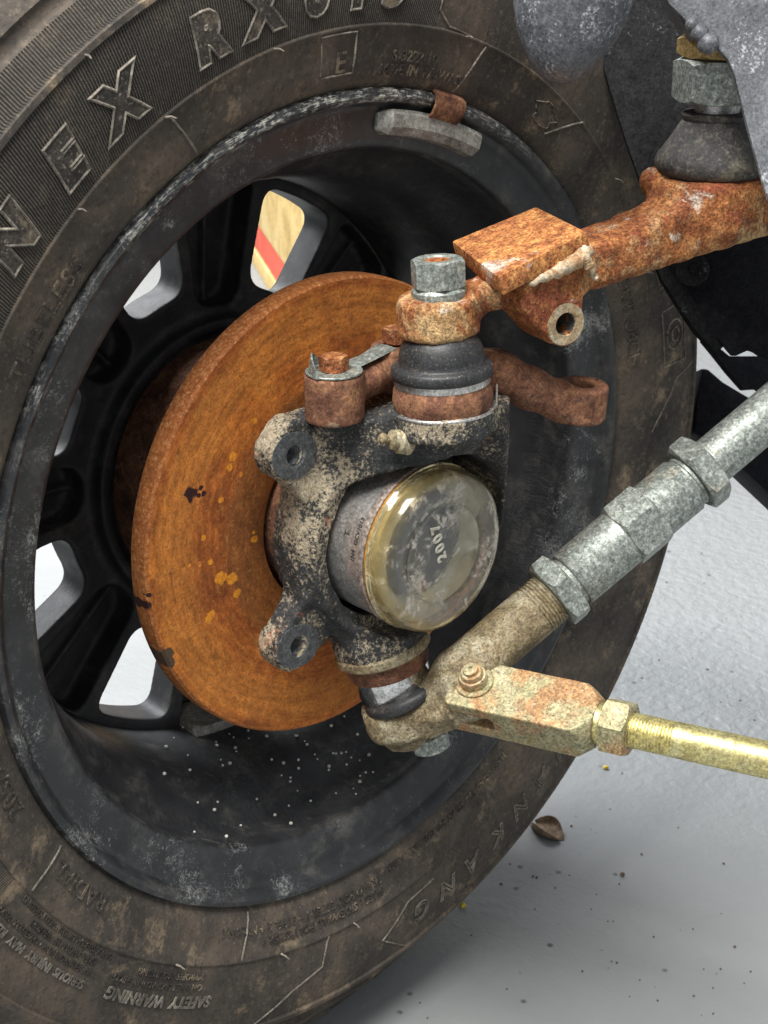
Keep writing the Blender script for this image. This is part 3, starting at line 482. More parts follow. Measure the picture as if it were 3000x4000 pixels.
# ------------------------------------------------------------------ steering knuckle
UBJ = np.array((.0575, 0, .0928)); UAX = nrm((-.055, -.02, 1.0))
LAX = nrm((-.25, -.15, .95)); L0 = np.array((.0305, 0, -.0905)) + LAX * .0110
kn = thing('steering_knuckle', 'dusty black cast steering knuckle around the capped wheel bearing', 'knuckle', tuple(L0 + LAX * .012))
LUGU = np.array((.0208, -.0597, .0548)); LUGL = np.array((.018, -.0579, -.0451))
def seg2(Y, Z, a, b, ra, rb):
    d = np.array(b) - np.array(a); t = np.clip(((Y - a[0]) * d[0] + (Z - a[1]) * d[1]) / (d @ d), 0, 1)
    return np.sqrt((Y - a[0] - t * d[0]) ** 2 + (Z - a[1] - t * d[1]) ** 2) - (ra + (rb - ra) * t)
def f_kn(X, Y, Z):
    r = np.sqrt(Y * Y + Z * Z)
    d = smax(r - .0528, np.abs(X - .011) - .0150, .002)
    lu = smin(seg2(Y, Z, LUGU[1:], (-.028, .036), .0112, .022), seg2(Y, Z, LUGU[1:], (-.0565, .0605), .0112, .0108), .004); lu = smax(lu, np.abs(X - .0138) - .0070, .002)
    ll = smax(seg2(Y, Z, LUGL[1:], (-.030, -.026), .0128, .018), np.abs(X - .0110) - .0072, .002)
    d = smin(d, lu, .005); d = smin(d, ll, .006)
    wa = smax(smax(-.0545 - Y, np.abs(Z - .006) - .030, .012), np.abs(X - .012) - .007 - .003 * np.clip((Y + .055) / .02, 0, 1), .003); wa = smax(wa, Y, .002)
    d = smin(d, wa, .006)
    poly = [(.004, -.052), (.0125, -.053), (.031, -.037), (.066, -.016), (.079, .004), (.074, .030), (.050, .056), (.010, .058), (-.004, .050)]
    pb = None
    for (x0, y0), (x1, y1) in zip(poly, poly[1:] + poly[:1]):
        L = math.hypot(x1 - x0, y1 - y0); q = ((X - x0) * (y1 - y0) - (Y - y0) * (x1 - x0)) / L; pb = q if pb is None else smax(pb, q, .006)
    top = .0695 + .0020 * np.clip((X - .03) / .03, 0, 1)
    pb = smax(smax(pb, Z - top, .003), .004 - Z - .02 * np.clip((Y - .03) / .02, 0, 1), .004)
    pb = smax(pb, X * .80 - Z * .60 - .0215 - .024 * np.clip((Y - .022) / .022, 0, 1), .005)      # sloping underside towards the ring
    d = smin(d, pb, .005)
    d = smin(d, cyl(X, Y, Z, UBJ - UAX * .0250, UAX, .0242, .006, .002), .005)
    low = capsule(X, Y, Z, (.014, -.002, -.040), tuple(L0 + LAX * .024), .034, .0245); low = smax(low, X * 0 + (Z + .030), .006)
    low = smax(low, -((X - L0[0]) * LAX[0] + (Y - L0[1]) * LAX[1] + (Z - L0[2]) * LAX[2] - .0195), .002); d = smin(d, low, .004)
    d = smax(d, -smax(r - .0490, .0262 - X, .002), .002)         # clearance over the bearing
    d = smax(d, -(r - .0432) * -1 if False else .0432 - r, .001)     # bore
    for c_ in (LUGU, LUGL): d = smax(d, -(smax(np.sqrt((Y - c_[1]) ** 2 + (Z - c_[2]) ** 2) - .0050, -(X - .000), .001)), .0008)
    return d
obj('body', surfnet('knuckle_body', f_kn, (-.012, -.082, -.092), (.088, .064, .084), .0010, .00022), m_cast, kn, 0)
obj('bearing_housing', lathe('bearing_housing', [(.0455, -.0020), (.0455, -.0400), (.0400, -.0480), (.0360, -.0480), (.0360, -.0020)], (0, 0, 0), (1, 0, 0), 96, (0, 1, 0), True), m_rust_dark, kn, 40)
for c_ in (LUGU, LUGL):
    ff = obj('machined_face', lathe('machined_face', [(.0048, .0000), (.0122, .0000), (.0126, .0003), (.0124, .0005), (.0062, .0006), (.0050, -.0004)], (c_[0], c_[1] + .0012, c_[2]), (1, 0, 0), 48, (0, 1, 0), True, lambda i, r, t: r if r < .01 else r * (1 + .10 * math.cos(2 * t + .6))), m_facing, kn, 40)
    obj('threaded_hole', lathe('threaded_hole', [(r, -h) for r, h in thread_prof(.0049, .0002, .0160, .0014, .0007)], c_, (1, 0, 0), 32, (0, 1, 0), False, None, False), m_facing, ff, 0)
gn = obj('grease_nipple', join('gn', [lathe('a', [(.0062, -.004), (.0062, .0015), (.0052, .0025), (.0046, .0026), (.0046, .0055), (.0035, .0062), (.0020, .0065), (.0018, .0080), (.0026, .0092), (.0026, .0105), (.0014, .0118), (0, .0118)], tuple(Pd(868, 952, .703)), (-.35, -.9, .25), 24)]), m_zinc_dirty, kn, 40)

# ------------------------------------------------------------------ wheel bearing and clear cap
wb = thing('wheel_bearing', 'bright steel wheel bearing pressed into the knuckle, capped in clear plastic', 'bearing', (.03, 0, -.041))
race = obj('outer_race', lathe('outer_race', [(.0300, -.010), (.0405, -.010), (.0405, .0425), (.0400, .0430), (.0300, .0430)], (0, 0, 0), (1, 0, 0), 128, (0, 1, 0), True), m_steel, wb, 40)
obj('tarnished_collar', lathe('tarnished_collar', [(.0396, .0432), (.0410, .0425), (.0414, .0430), (.0414, .0462), (.0408, .0468), (.0330, .0468), (.0330, .0432)], (0, 0, 0), (1, 0, 0), 128, (0, 1, 0), True), m_steel_rough, wb, 40)
obj('grease_ring', lathe('grease_ring', [(.0340, .0470), (.0403, .0470), (.0406, .0480), (.0403, .0490), (.0340, .0490)], (0, 0, 0), (1, 0, 0), 128, (0, 1, 0), True), m_oil, wb, 40)
capp = [(.0360, .0491), (.0414, .0491), (.0419, .0500), (.0414, .0512), (.0408, .0520), (.0409, .0560), (.0402, .0600), (.0380, .0622), (.0345, .0628), (.0290, .0622), (.0262, .0610), (.0250, .0608), (.0243, .0614), (.0235, .0617), (.0000, .0617)]
capi = [(.0000, .0602), (.0240, .0602), (.0262, .0594), (.0300, .0606), (.0345, .0612), (.0375, .0606), (.0388, .0590), (.0392, .0550), (.0390, .0500), (.0360, .0499)]
capme = lathe('dust_cap', capp + capi, (0, 0, 0), (1, 0, 0), 128, (0, 1, 0), True)
cap = obj('dust_cap', capme, m_cap, wb, 50); cap['label'] = 'clear yellowed plastic cap embossed 2007'
for i, ch in enumerate('2007'):
    me = text_mesh(ch, .0080, 0, 0, 0.0, .00042); ca, sa = math.cos(math.radians(106)), math.sin(math.radians(106)); s0 = i * .0056 - .0084
    for v in me.vertices:
        tx, ty = v.co.x + s0 - .0018, v.co.y - .0024; v.co = Vector((.0618 + v.co.z, -.0045 + tx * ca - ty * sa, .0068 + tx * sa + ty * ca))
    obj('embossed_digit', me, m_digit, cap, 50)
# inner hub face and nut seen through the cap
obj('inner_seal', lathe('inner_seal', [(.0, .0420), (.012, .0420), (.0125, .0450), (.0180, .0455), (.0185, .0425), (.0300, .0425), (.0330, .0440), (.0330, .0400), (.0, .0400)], (0, 0, 0), (1, 0, 0), 72, (0, 1, 0)), m_black_plain, wb, 40)
obj('grease_bed', lathe('grease_bed', [(.0265, .0445), (.0285, .0500), (.0320, .0525), (.0370, .0515), (.0388, .0480), (.0388, .0445)], (0, 0, 0), (1, 0, 0), 96, (0, 1, 0), True), m_grease, wb, 50)
def wrap_race(body, ang0, x0, size, fat=.00014):
    me = text_mesh(body, size, fat, 0, 0.1)
    subdiv(me, .002)
    for v in me.vertices:
        a = math.radians(ang0) - v.co.x / .0405; v.co = polar_pt(a, .04058, x0 - v.co.y)
    return me
obj('printed_code', join('pc', [wrap_race('1N4', 178.0, .0408, .0034), wrap_race('GCV1013', 166.0, .0416, .0034), wrap_race('T', 162.5, .0352, .0044)]), m_ink, race, 0)

# ------------------------------------------------------------------ steering arm bolted to the knuckle
sa_ = thing('steering_lever', 'rusty steering arm with an empty eye, bolted behind the upper ball joint', 'steering arm', (.0265, -.039, .069))
B1 = np.array((.0265, -.0385, .080)); B2 = np.array((.0225, .006, .084)); EY = np.array((.0795, .0755, .0635))
def f_sa(X, Y, Z):
    d = smax(cyl(X, Y, Z, B1, (-.02, 0, 1), .0137, .0112, .002), -1, .001)
    d = smin(d, cyl(X, Y, Z, B2, (0, 0, 1), .0125, .0105, .002), .002)
    d = smin(d, capsule(X, Y, Z, (.026, -.030, .0815), (.023, .004, .084), .0085), .004)
    pts = [(.023, .006, .082), (.040, .030, .0830), (.056, .041, .0805), (.066, .053, .0720), (.0745, .065, .0650), (.0790, .0735, .0625)]
    rr = [.010, .0105, .0100, .0095, .0090, .0085]
    for i in range(5): d = smin(d, capsule(X, Y, Z, pts[i], pts[i + 1], rr[i], rr[i + 1]), .005)
    d = smin(d, cyl(X, Y, Z, EY, (.05, .02, 1), .0132, .0090, .002), .003)
    return smax(d, .0062 - np.sqrt((X - EY[0] - .0003) ** 2 + (Y - EY[1]) ** 2), .0012)
obj('arm_forging', surfnet('arm_forging', f_sa, (.004, -.056, .048), (.098, .094, .100), .0009, .00008), m_rust_dark, sa_, 0)
for p, zt in ((B1, .0915), (B2, .0948)):
    b_ = obj('bolt', hexnut('bolt', (p[0], p[1], zt), (-.02, 0, 1), .0120, .0008, .0080, 0, None, .3), m_rust, sa_, 30)
tabm = sweep('t', [(.0262, -.030, .0922), (.0245, -.014, .0932), (.0228, -.001, .0950)], [.0055, .0050, .0060], 4, 0.14)
def curl_tab(c, zt, a0, a1):
    vs = []; fs = []; n = 14
    for i in range(n + 1):
        a = math.radians(a0 + (a1 - a0) * i / n); e = math.sin(PI * i / n); h = .0010 + .0075 * e ** .7
        for r, z in ((.0085, .0), (.0140 - .002 * e, .0), (.0134 - .003 * e, h), (.0126 - .003 * e, h), (.0125 - .001 * e, .0010), (.0085, .0010)): vs.append((c[0] + math.cos(a) * r, c[1] + math.sin(a) * r, zt + z))
    for i in range(n):
        for j in range(6): fs.append((i * 6 + j, i * 6 + (j + 1) % 6, i * 6 + 6 + (j + 1) % 6, i * 6 + 6 + j))
    fs += [tuple(range(6)), tuple(n * 6 + j for j in range(6))]
    me = mesh('c', vs, fs); bm = bmesh.new(); bm.from_mesh(me); bmesh.ops.recalc_face_normals(bm, faces=bm.faces); bm.to_mesh(me); bm.free(); return me
ring1 = lathe('r', tube_prof(.006, .0132, .0, .0010, .0002), (B1[0], B1[1], .0914), (-.02, 0, 1), 40, None, True)
obj('locking_tab', join('locking_tab', [tabm, curl_tab(B1, .0915, 165, 285), ring1]), m_zinc, sa_, 40)

# ------------------------------------------------------------------ upper ball joint
ub = thing('upper_ball_joint', 'upper ball joint with smooth black rubber boot on top of the knuckle', 'ball joint', tuple(UBJ - UAX * .0195))
obj('socket', lathe('socket', [(.0, -.0195), (.0222, -.0195), (.0229, -.0180), (.0233, -.0140), (.0228, -.0098), (.0219, -.0082), (.0214, -.0070), (.0216, -.0040), (.0, -.0035)], UBJ, UAX, 72, None, False, lambda i, r, t: r * (1 + .012 * math.cos(6 * t)) if i in (2, 3, 4) else r), m_rust_dark, ub, 40)
obj('bright_collar', lathe('bright_collar', [(.0180, -.0078), (.0219, -.0078), (.0222, -.0072), (.0219, -.0030), (.0180, -.0030)], UBJ, UAX, 72, None, True), m_steel, ub, 40)
obj('boot', lathe('boot', [(.0150, -.0042), (.0222, -.0046), (.0232, -.0040), (.0235, -.0018), (.0233, .0002), (.0224, .0012), (.0206, .0016), (.0197, .0024), (.0197, .0044), (.0194, .0070), (.0186, .0098), (.0172, .0124), (.0156, .0145), (.0130, .0158), (.0080, .0162), (.0080, -.004)], UBJ, UAX, 96, None, True), m_rubber, ub, 60)
obj('retaining_clip', lathe('retaining_clip', [(.0215, -.0205), (.0236, -.0205), (.0243, -.0202), (.0243, -.0195), (.0236, -.0190), (.0215, -.0193)], UBJ, UAX, 96, None, True, None), m_steel, ub, 40)
clip_tab = slab('clip_tab', [UBJ - UAX * .0198 + q for q in (np.array((.0175, .0165, 0)), np.array((.0150, .0195, .0002)), np.array((.0138, .0205, .0100)), np.array((.0160, .0180, .0100)))], np.array((.0006, .0007, 0)), .0002); obj('clip_ear', clip_tab, m_steel_rough, ub, 40)
NT0 = UBJ + UAX * .0372
obj('stud_washer', lathe('stud_washer', tube_prof(.005, .0124, -.0062, -.0003, .0014), NT0, UAX, 64, None, True), m_zinc, ub, 40)
nu = obj('stud_nut', hexnut('stud_nut', NT0, UAX, .0222, -.0004, .0125, .0072, (1, -.55, 0), .42), m_zinc, ub, 30); nu['label'] = 'zinc nut with rusty top'
obj('stud_tip', lathe('stud_tip', [(.0064, .004), (.0064, .0110), (.0058, .0118), (.0034, .0118), (.0028, .0105), (.0, .0101)], NT0, UAX, 40), m_rust, nu, 40)

# ------------------------------------------------------------------ upper arm (forging, welded plate, drop lug)
EA = np.array((.0545, 0, .1155)); aA = nrm((.296, .908, .293)); bA = nrm((.95, -.31, 0)); cA = np.cross(bA, aA)
ua = thing('upper_wishbone', 'rusty forged upper arm with a flat plate welded on top and a drop lug', 'suspension arm', tuple(EA - UAX * .008))
LH = np.array((.0911, .0467, .1100))     # lug hole centre, on the face
IBJ = np.array((.0950, .1505, .1655))    # base of the inner ball joint boot
def f_ua(X, Y, Z):
    rE = cyl(X, Y, Z, EA + UAX * .0006, UAX, .0186, .0092, .0040)
    p = loc(X, Y, Z, EA, (aA, bA, cA))
    hb = .0095 + .0060 * np.clip((p[0] - .022) / .02, 0, 1); hc = .0065 + .0050 * np.clip((p[0] - .03) / .05, 0, 1) + .003 * np.clip((p[0] - .1) / .05, 0, 1)
    co = .0015 - .0100 * np.clip((p[0] - .015) / .085, 0, 1) - .005 * np.clip((p[0] - .1) / .06, 0, 1)
    bar = smax(smax(np.abs(p[1]) - hb, np.abs(p[2] - co) - hc, .003), (np.abs(p[1]) + np.abs(p[2] - co)) * .7071 - (hb + hc) * .62, .002)
    bar = smax(bar, np.abs(p[0] - .100) - .092, .004)
    d = smin(rE, bar, .006)
    blk = box(X, Y, Z, EA + aA * .0545 - cA * .0040 + bA * .0020, (aA, bA, cA), (.0165, .0170, .0100), .003); d = smin(d, blk, .003)
    q = loc(X, Y, Z, LH, (aA, bA, cA))
    # lug: plate across bA, hanging under the block
    l2 = seg2(q[0], q[2], (0, 0), (-.003, .016), .0108, .0165); l2 = smax(smax(l2, q[0] - .0112, .0015), q[2] - .0270, .002)
    lug = smax(l2, np.abs(q[1] + .0150) - .0150, .0015); d = smin(d, lug, .004)
    d = smax(d, -smax(np.sqrt(q[0] ** 2 + q[2] ** 2) - .0052, -.0310 - q[1], .001), .0008)
    hd = cyl(X, Y, Z, IBJ - np.array((0, .002, .0125)), (0, 0, 1), .0285, .0120, .006); d = smin(d, hd, .012)
    d = smin(d, capsule(X, Y, Z, IBJ + np.array((-.020, -.020, -.0035)), IBJ + np.array((-.008, -.010, -.006)), .0070, .009), .004)
    return smax(d, .0050 - np.sqrt(np.maximum((X - EA[0]) ** 2 + (Y - EA[1]) ** 2, 0)) - 1 * (Z < .1), .001)
obj('forging', surfnet('upper_forging', f_ua, (.030, -.022, .085), (.130, .186, .178), .0010, .00028), m_rust, ua, 0)
obj('machined_ring', lathe('machined_ring', [(.0051, -.0010), (.0056, .0004), (.0098, .0004), (.0101, -.0002), (.0098, -.0012), (.0053, -.0012)], LH, bA, 48, None, True), m_ring, ua, 40)
obj('lug_bore', lathe('lug_bore', [(.0051, -.0004), (.0051, -.0285), (.0058, -.0285), (.0058, -.0010)], LH, bA, 40, None, True), m_facing, ua, 40)
PO = np.array((.0646, .0427, .1458))
pc = [(-.0186, -.0314), (.0269, -.0268), (.0215, .0250), (-.0286, .0281)]
obj('welded_plate', slab('welded_plate', [PO + aA * a + bA * b for a, b in pc], -cA * .0095, .0014), m_rust_plate, ua, 40)
for pts, rr in (([PO + aA * (-.014) + bA * .0255 - cA * .0105, PO + aA * .004 + bA * .0262 - cA * .0108, PO + aA * .014 + bA * .0262 - cA * .0098, PO + aA * .0205 + bA * .0245 - cA * .007], [.0016, .0030, .0042, .0028]), ([PO + aA * .0150 + bA * .0262 - cA * .0085, PO + aA * .0175 + bA * .0275 - cA * .0140, PO + aA * .0190 + bA * .0290 - cA * .0220], [.0034, .0026, .0014])):
    pp = []; rq = []; rw = random.Random(5)
    for i in range(len(pts) - 1):
        for k in range(7):
            t = k / 7; pp.append(pts[i] * (1 - t) + pts[i + 1] * t + np.array([rw.uniform(-.0005, .0005) for _ in range(3)])); rq.append((rr[i] * (1 - t) + rr[i + 1] * t) * (1 + .06 * (k % 2) + rw.uniform(-.22, .22)))
    pp.append(pts[-1]); rq.append(rr[-1] * .5); rq[0] *= .5
    obj('weld_bead', sweep('weld_bead', pp, rq, 10), m_weld, ua, 60)

# ------------------------------------------------------------------ inner ball joint at the far end of the arm
ib = thing('inner_ball_joint', 'large dusty rubber-booted ball joint with zinc and brass nuts under the bracket', 'ball joint', tuple(IBJ - np.array((0, 0, .001))))
Zx = (-.01, 0, 1)
obj('boot', lathe('boot', [(.0230, -.0005), (.0262, .0010), (.0280, .0035), (.0284, .0065), (.0272, .0095), (.0240, .0140), (.0205, .0190), (.0178, .0235), (.0160, .0262), (.0168, .0272), (.0170, .0288), (.0158, .0298), (.0100, .0298), (.0100, -.0005)], IBJ, Zx, 96, None, True), m_rubber_dusty, ib, 50)
obj('stud_collar', lathe('stud_collar', rod_prof(.0108, .0290, .0350), IBJ, Zx, 48), m_steel, ib, 40)
obj('zinc_nut', hexnut('zinc_nut', IBJ, Zx, .0385, .0345, .0545, 0, (1, 0, 0), .0), m_zinc, ib, 30)
obj('brass_nut', hexnut('brass_nut', IBJ, Zx, .0365, .0550, .0650, 0, (1, 0, 0), .18), m_brass, ib, 30)
obj('sleeve', lathe('sleeve', rod_prof(.0190, .0652, .0950, .001), IBJ, Zx, 48), m_alu, ib, 40)

# ------------------------------------------------------------------ lower ball joint
lb = thing('lower_ball_joint', 'lower ball joint with bright polished neck and greasy rubber ring', 'ball joint', tuple(L0 - LAX * .016))
obj('retaining_collar', lathe('retaining_collar', [(.0200, .0150), (.0236, .0147), (.0248, .0158), (.0250, .0195), (.0240, .0208), (.0200, .0208)], L0, LAX, 72, None, True), m_zinc_dirty, lb, 40)
obj('socket', lathe('socket', [(.0, .0155), (.0218, .0155), (.0220, .0125), (.0217, .0090), (.0206, .0055), (.0, .0055)], L0, LAX, 72), m_rust_dark, lb, 40)
obj('polished_neck', lathe('polished_neck', [(.0, .0060), (.0206, .0058), (.0205, .0030), (.0197, -.0035), (.0180, -.0085), (.0, -.0085)], L0, LAX, 72), m_chrome, lb, 50)
obj('rubber_ring', lathe('rubber_ring', [(.0140, -.0050), (.0200, -.0052), (.0217, -.0062), (.0224, -.0085), (.0217, -.0108), (.0198, -.0122), (.0140, -.0128)], L0 + np.array((.0030, .0006, .0006)), nrm((-.40, -.22, .88)), 72, None, True), m_rubber, lb, 60)
obj('stud_nut', hexnut('stud_nut', L0 + np.array((.0100, .004, .0)), -LAX, .0185, .0300, .0390, 0, (1, 0, 0), .2), m_zinc, lb, 30)

# ------------------------------------------------------------------ lower arm: eye casting, tube, lock nuts, coupling
LN1 = Pd(1208, 1275, .778); LN2 = Pd(1510, 1020, .788); TD = nrm(LN2 - LN1)
la = thing('lower_wishbone', 'dirty zinc lower arm with a tube, two lock nuts and a long coupling', 'suspension arm', tuple(L0 - LAX * .030))
CO = Pd(1030, 1478, .757); CAx = nrm((.953, .302, .034)); CW = nrm(np.array((.130, -.440, .889)) - CAx * (CAx @ np.array((.130, -.440, .889)))); CB = np.cross(CW, CAx)
LE = L0 - LAX * .0200
TS = LN1 - TD * .066
def f_la(X, Y, Z):
    d = smin(cyl(X, Y, Z, LE, LAX, .0210, .0078, .003), capsule(X, Y, Z, LE - LAX * .0045, LE - LAX * .0046, .0165), .006)
    tip = CO - CW * .0115
    fr = (nrm(tip - LE), nrm(np.cross(CW, nrm(tip - LE))), CW); fr = (fr[0], fr[1], np.cross(fr[0], fr[1]))
    mid = (LE + tip) / 2; hl = np.linalg.norm(tip - LE) / 2 + .010
    p = loc(X, Y, Z, mid, fr); hw = .0135 - .002 * np.clip(p[0] / hl, -1, 1)
    tg = smax(smax(np.abs(p[1]) - hw, np.abs(p[2]) - .0072 + .0030 * np.clip(p[0] / hl, -1, 1), .004), np.abs(p[0]) - hl, .004); d = smin(d, tg, .006)
    d = smin(d, capsule(X, Y, Z, LE + (tip - LE) * .45 + LAX * .002, TS, .0125, .0132), .008)
    d = smin(d, capsule(X, Y, Z, TS, TS + TD * .012, .0136, .0138), .004)
    return d
obj('eye_casting', surfnet('eye_casting', f_la, (.004, -.035, -.150), (.112, .062, -.030), .0010, .00025), m_zinc_dirty, la, 0)
obj('tube', lathe('tube', rod_prof(.0138, .002, .0500), TS, TD, 64), m_zinc_dirty, la, 40)
obj('threaded_end', lathe('threaded_end', thread_prof(.0138, .0500, .0610, .0018, .0008), TS, TD, 64), m_zinc_dirty, la, 0)
obj('lock_nut', hexnut('lock_nut', LN1, TD, .0350, -.0055, .0055, 0, (0, 0, 1), .25), m_zinc, la, 30)
CL = np.linalg.norm(LN2 - LN1)
cp = obj('coupling', lathe('coupling', [(.0125, .0055), (.0135, .0060), (.0135, .0085), (.0148, .0085), (.0156, .0095), (.0156, CL - .0110), (.0148, CL - .0100), (.0138, CL - .0100), (.0138, CL - .0085), (.0144, CL - .0080), (.0144, CL - .0065), (.0125, CL - .0055)], LN1, TD, 72), m_zinc, la, 40)
obj('hexagon_section', hexnut('hexagon_section', LN1, TD, .0325, CL * .44, CL * .66, 0, (0, 0, 1), .25), m_zinc, cp, 30)
obj('lock_nut', hexnut('lock_nut', LN2, TD, .0350, -.0060, .0060, 0, (0, 0, 1), .05), m_zinc, la, 30)
obj('tube', lathe('tube', [(.0128, .005), (.0132, .0068), (.0132, .0085), (.0128, .0088), (.0128, .040), (.0126, .2200), (.0120, .2200)], LN2, TD, 64), m_zinc, la, 40)

# ------------------------------------------------------------------ clevis, pin, lock nut and yellow rod
cl = thing('clevis_rod', 'yellow zinc plated rod with a rusty forked clevis pinned to the lower arm', 'clevis rod', tuple(CO - CW * .022 + CAx * .03))
def f_cl(X, Y, Z):
    p = loc(X, Y, Z, CO - CW * .0115, (CAx, CB, CW))
    d = smax(smax(np.abs(p[1]) - .0143, np.abs(p[2]) - .0115, .0008), np.abs(p[0] - .0245) - .0375, .0008)
    cone = np.sqrt(p[1] ** 2 + p[2] ** 2) * .80 + (p[0] - .062) * .60 - .0095; d = smax(d, cone, .0006)
    d = smax(d, (np.abs(p[1]) * .62 - (p[0] + .013) * .78 - .0075), .0008)
    slot = smax(np.abs(p[2]) - .0048, p[0] - .012, .003); return smax(d, -slot, .0006)
obj('fork', surfnet('fork', f_cl, tuple(CO - .045 + CAx * .024), tuple(CO + .045 + CAx * .024), .0007), m_clevis, cl, 30)
pin = obj('pin', lathe('pin', [(.0055, -.0250), (.0055, .0006), (.0068, .0007), (.0070, .0055), (.0066, .0062), (.0058, .0064), (.0052, .0090), (.0045, .0094), (.0040, .0094), (.0037, .0112), (.0010, .0116), (.0008, .0110), (0, .0110)], CO - CAx * .0015 + CB * .0008, CW, 48), m_clevis, cl, 40)
obj('washer', lathe('washer', tube_prof(.005, .0096, .0001, .0013, .0004), CO - CAx * .0015 + CB * .0008, CW, 48, None, True), m_clevis, pin, 40)
RO = CO - CW * .0105
obj('lock_nut', hexnut('lock_nut', RO, CAx, .0245, .0650, .0785, .0090, CW, .15), m_clevis, cl, 30)
obj('threaded_end', lathe('threaded_end', [(.0100, .058), (.0100, .0655)] + thread_prof(.0086, .0660, .1000, .0016, .0006), RO, CAx, 56), m_yzinc, cl, 0)
obj('rod', lathe('rod', rod_prof(.0086, .0995, .3200, .0004), RO, CAx, 56), m_yzinc, cl, 40)

# ------------------------------------------------------------------ chassis pieces at the right
FW = nrm((-.656, .648, -.387))
def plate(name, pts, d, th, mat, label, cat, bevel=.0008, tilt=(0, 0)):
    """plate outline at bearings pts on a plane about d in front of the camera, turned by tilt"""
    c0 = np.mean(pts, 0); P_ = [Pd(x, y, d + tilt[0] * (x - c0[0]) / 5000 + tilt[1] * (y - c0[1]) / 5000) for x, y in pts]
    n = nrm(np.cross(P_[1] - P_[0], P_[2] - P_[0])); n = n if n @ FW > 0 else -n
    o = obj(name, slab(name, P_, FW * th, bevel), mat, None, 40); return tag(o, label, cat) if label else o
br = thing('chassis_bracket', 'speckled grey-black bracket plate overhanging the inner ball joint', 'bracket', tuple(Pd(1640, 380, .69)))
b0 = plate('bracket_plate', [(1500, 78), (1530, 92), (1552, 106), (1572, 128), (1586, 160), (1597, 205), (1612, 265), (1630, 330), (1648, 395), (1672, 470), (1900, 470), (1900, -200), (1380, -200), (1420, -40), (1445, 8), (1478, 40)], .690, .0035, m_black_grey, None, None, .0010); b0.parent = br; b0.location = -wl_(br)
b1_ = obj('folded_flange', slab('folded_flange', [Pd(1425, -30, .694), Pd(1452, 20, .694), Pd(1482, 50, .694), Pd(1502, 80, .694), Pd(1502, 84, .730), Pd(1483, 88, .730), Pd(1448, 38, .730), Pd(1418, -20, .730)], FW * .001 + np.array((0, 0, -.0008)), 0), m_black_grey, br, 30)
for px, py, r_ in ((1512, 70, .0042), (1530, 92, .0050), (1495, 52, .0030)):
    obj('weld_blob', lathe('weld_blob', [(0, -r_ * .4), (r_, -r_ * .3), (r_ * .95, .25 * r_), (r_ * .6, .6 * r_), (0, .75 * r_)], Pd(px, py, .689), -FW, 16), m_black_grey, br, 60)
pod = thing('rounded_pod', 'smooth rounded grey-black metal pod hanging in front of the tyre', 'pod', tuple(Pd(1212, 176, .665)))
pa = nrm(Pd(1262, -160, .655) - Pd(1212, 120, .665)); p0 = Pd(1204, 178, .665)
obj('shell', lathe('shell', [(0, 0), (.0045, .0007), (.0090, .0030), (.0135, .0075), (.0175, .0135), (.0212, .0205), (.0240, .0290), (.0256, .0390), (.0262, .0550), (.0262, .0900)], p0, pa, 72, None, False, lambda i, r, t: r * (1 + .06 * math.cos(2 * t))), m_black_grey, pod, 60)
gs = thing('gusset', 'dark speckled gusset plate between the pod and the inner ball joint', 'gusset', tuple(Pd(1383, 392, .80)))
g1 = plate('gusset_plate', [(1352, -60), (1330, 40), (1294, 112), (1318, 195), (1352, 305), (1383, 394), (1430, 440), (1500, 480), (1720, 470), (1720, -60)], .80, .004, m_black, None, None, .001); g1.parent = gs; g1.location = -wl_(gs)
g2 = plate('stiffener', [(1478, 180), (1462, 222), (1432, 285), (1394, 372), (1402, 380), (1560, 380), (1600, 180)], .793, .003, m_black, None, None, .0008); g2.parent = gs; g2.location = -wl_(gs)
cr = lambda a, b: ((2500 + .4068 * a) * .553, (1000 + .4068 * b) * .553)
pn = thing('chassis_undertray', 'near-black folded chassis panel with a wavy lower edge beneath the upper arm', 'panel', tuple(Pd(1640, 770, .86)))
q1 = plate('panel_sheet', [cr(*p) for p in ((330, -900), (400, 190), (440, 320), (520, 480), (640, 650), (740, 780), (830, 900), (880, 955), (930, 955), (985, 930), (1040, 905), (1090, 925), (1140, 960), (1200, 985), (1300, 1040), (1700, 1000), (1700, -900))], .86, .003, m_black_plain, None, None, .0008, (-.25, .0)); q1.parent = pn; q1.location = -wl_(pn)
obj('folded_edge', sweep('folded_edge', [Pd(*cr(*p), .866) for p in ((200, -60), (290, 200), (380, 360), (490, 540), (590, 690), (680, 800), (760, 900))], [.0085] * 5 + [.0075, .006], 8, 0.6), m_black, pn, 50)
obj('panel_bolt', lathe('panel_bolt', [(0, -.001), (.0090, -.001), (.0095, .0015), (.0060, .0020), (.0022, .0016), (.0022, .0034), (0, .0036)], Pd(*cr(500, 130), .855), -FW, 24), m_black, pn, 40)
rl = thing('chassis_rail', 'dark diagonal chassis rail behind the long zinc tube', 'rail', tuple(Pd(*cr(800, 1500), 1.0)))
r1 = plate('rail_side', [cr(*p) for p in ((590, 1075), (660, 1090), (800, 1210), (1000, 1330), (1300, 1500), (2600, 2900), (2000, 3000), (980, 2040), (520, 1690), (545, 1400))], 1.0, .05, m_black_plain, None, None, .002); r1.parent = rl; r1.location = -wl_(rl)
r2 = plate('upper_strut', [cr(*p) for p in ((600, 800), (720, 840), (860, 960), (1140, 960), (1500, 1100), (1500, 1500), (1130, 1270), (1000, 1280), (850, 1110), (700, 920))], .96, .012, m_black_plain, None, None, .001); r2.parent = rl; r2.location = -wl_(rl)

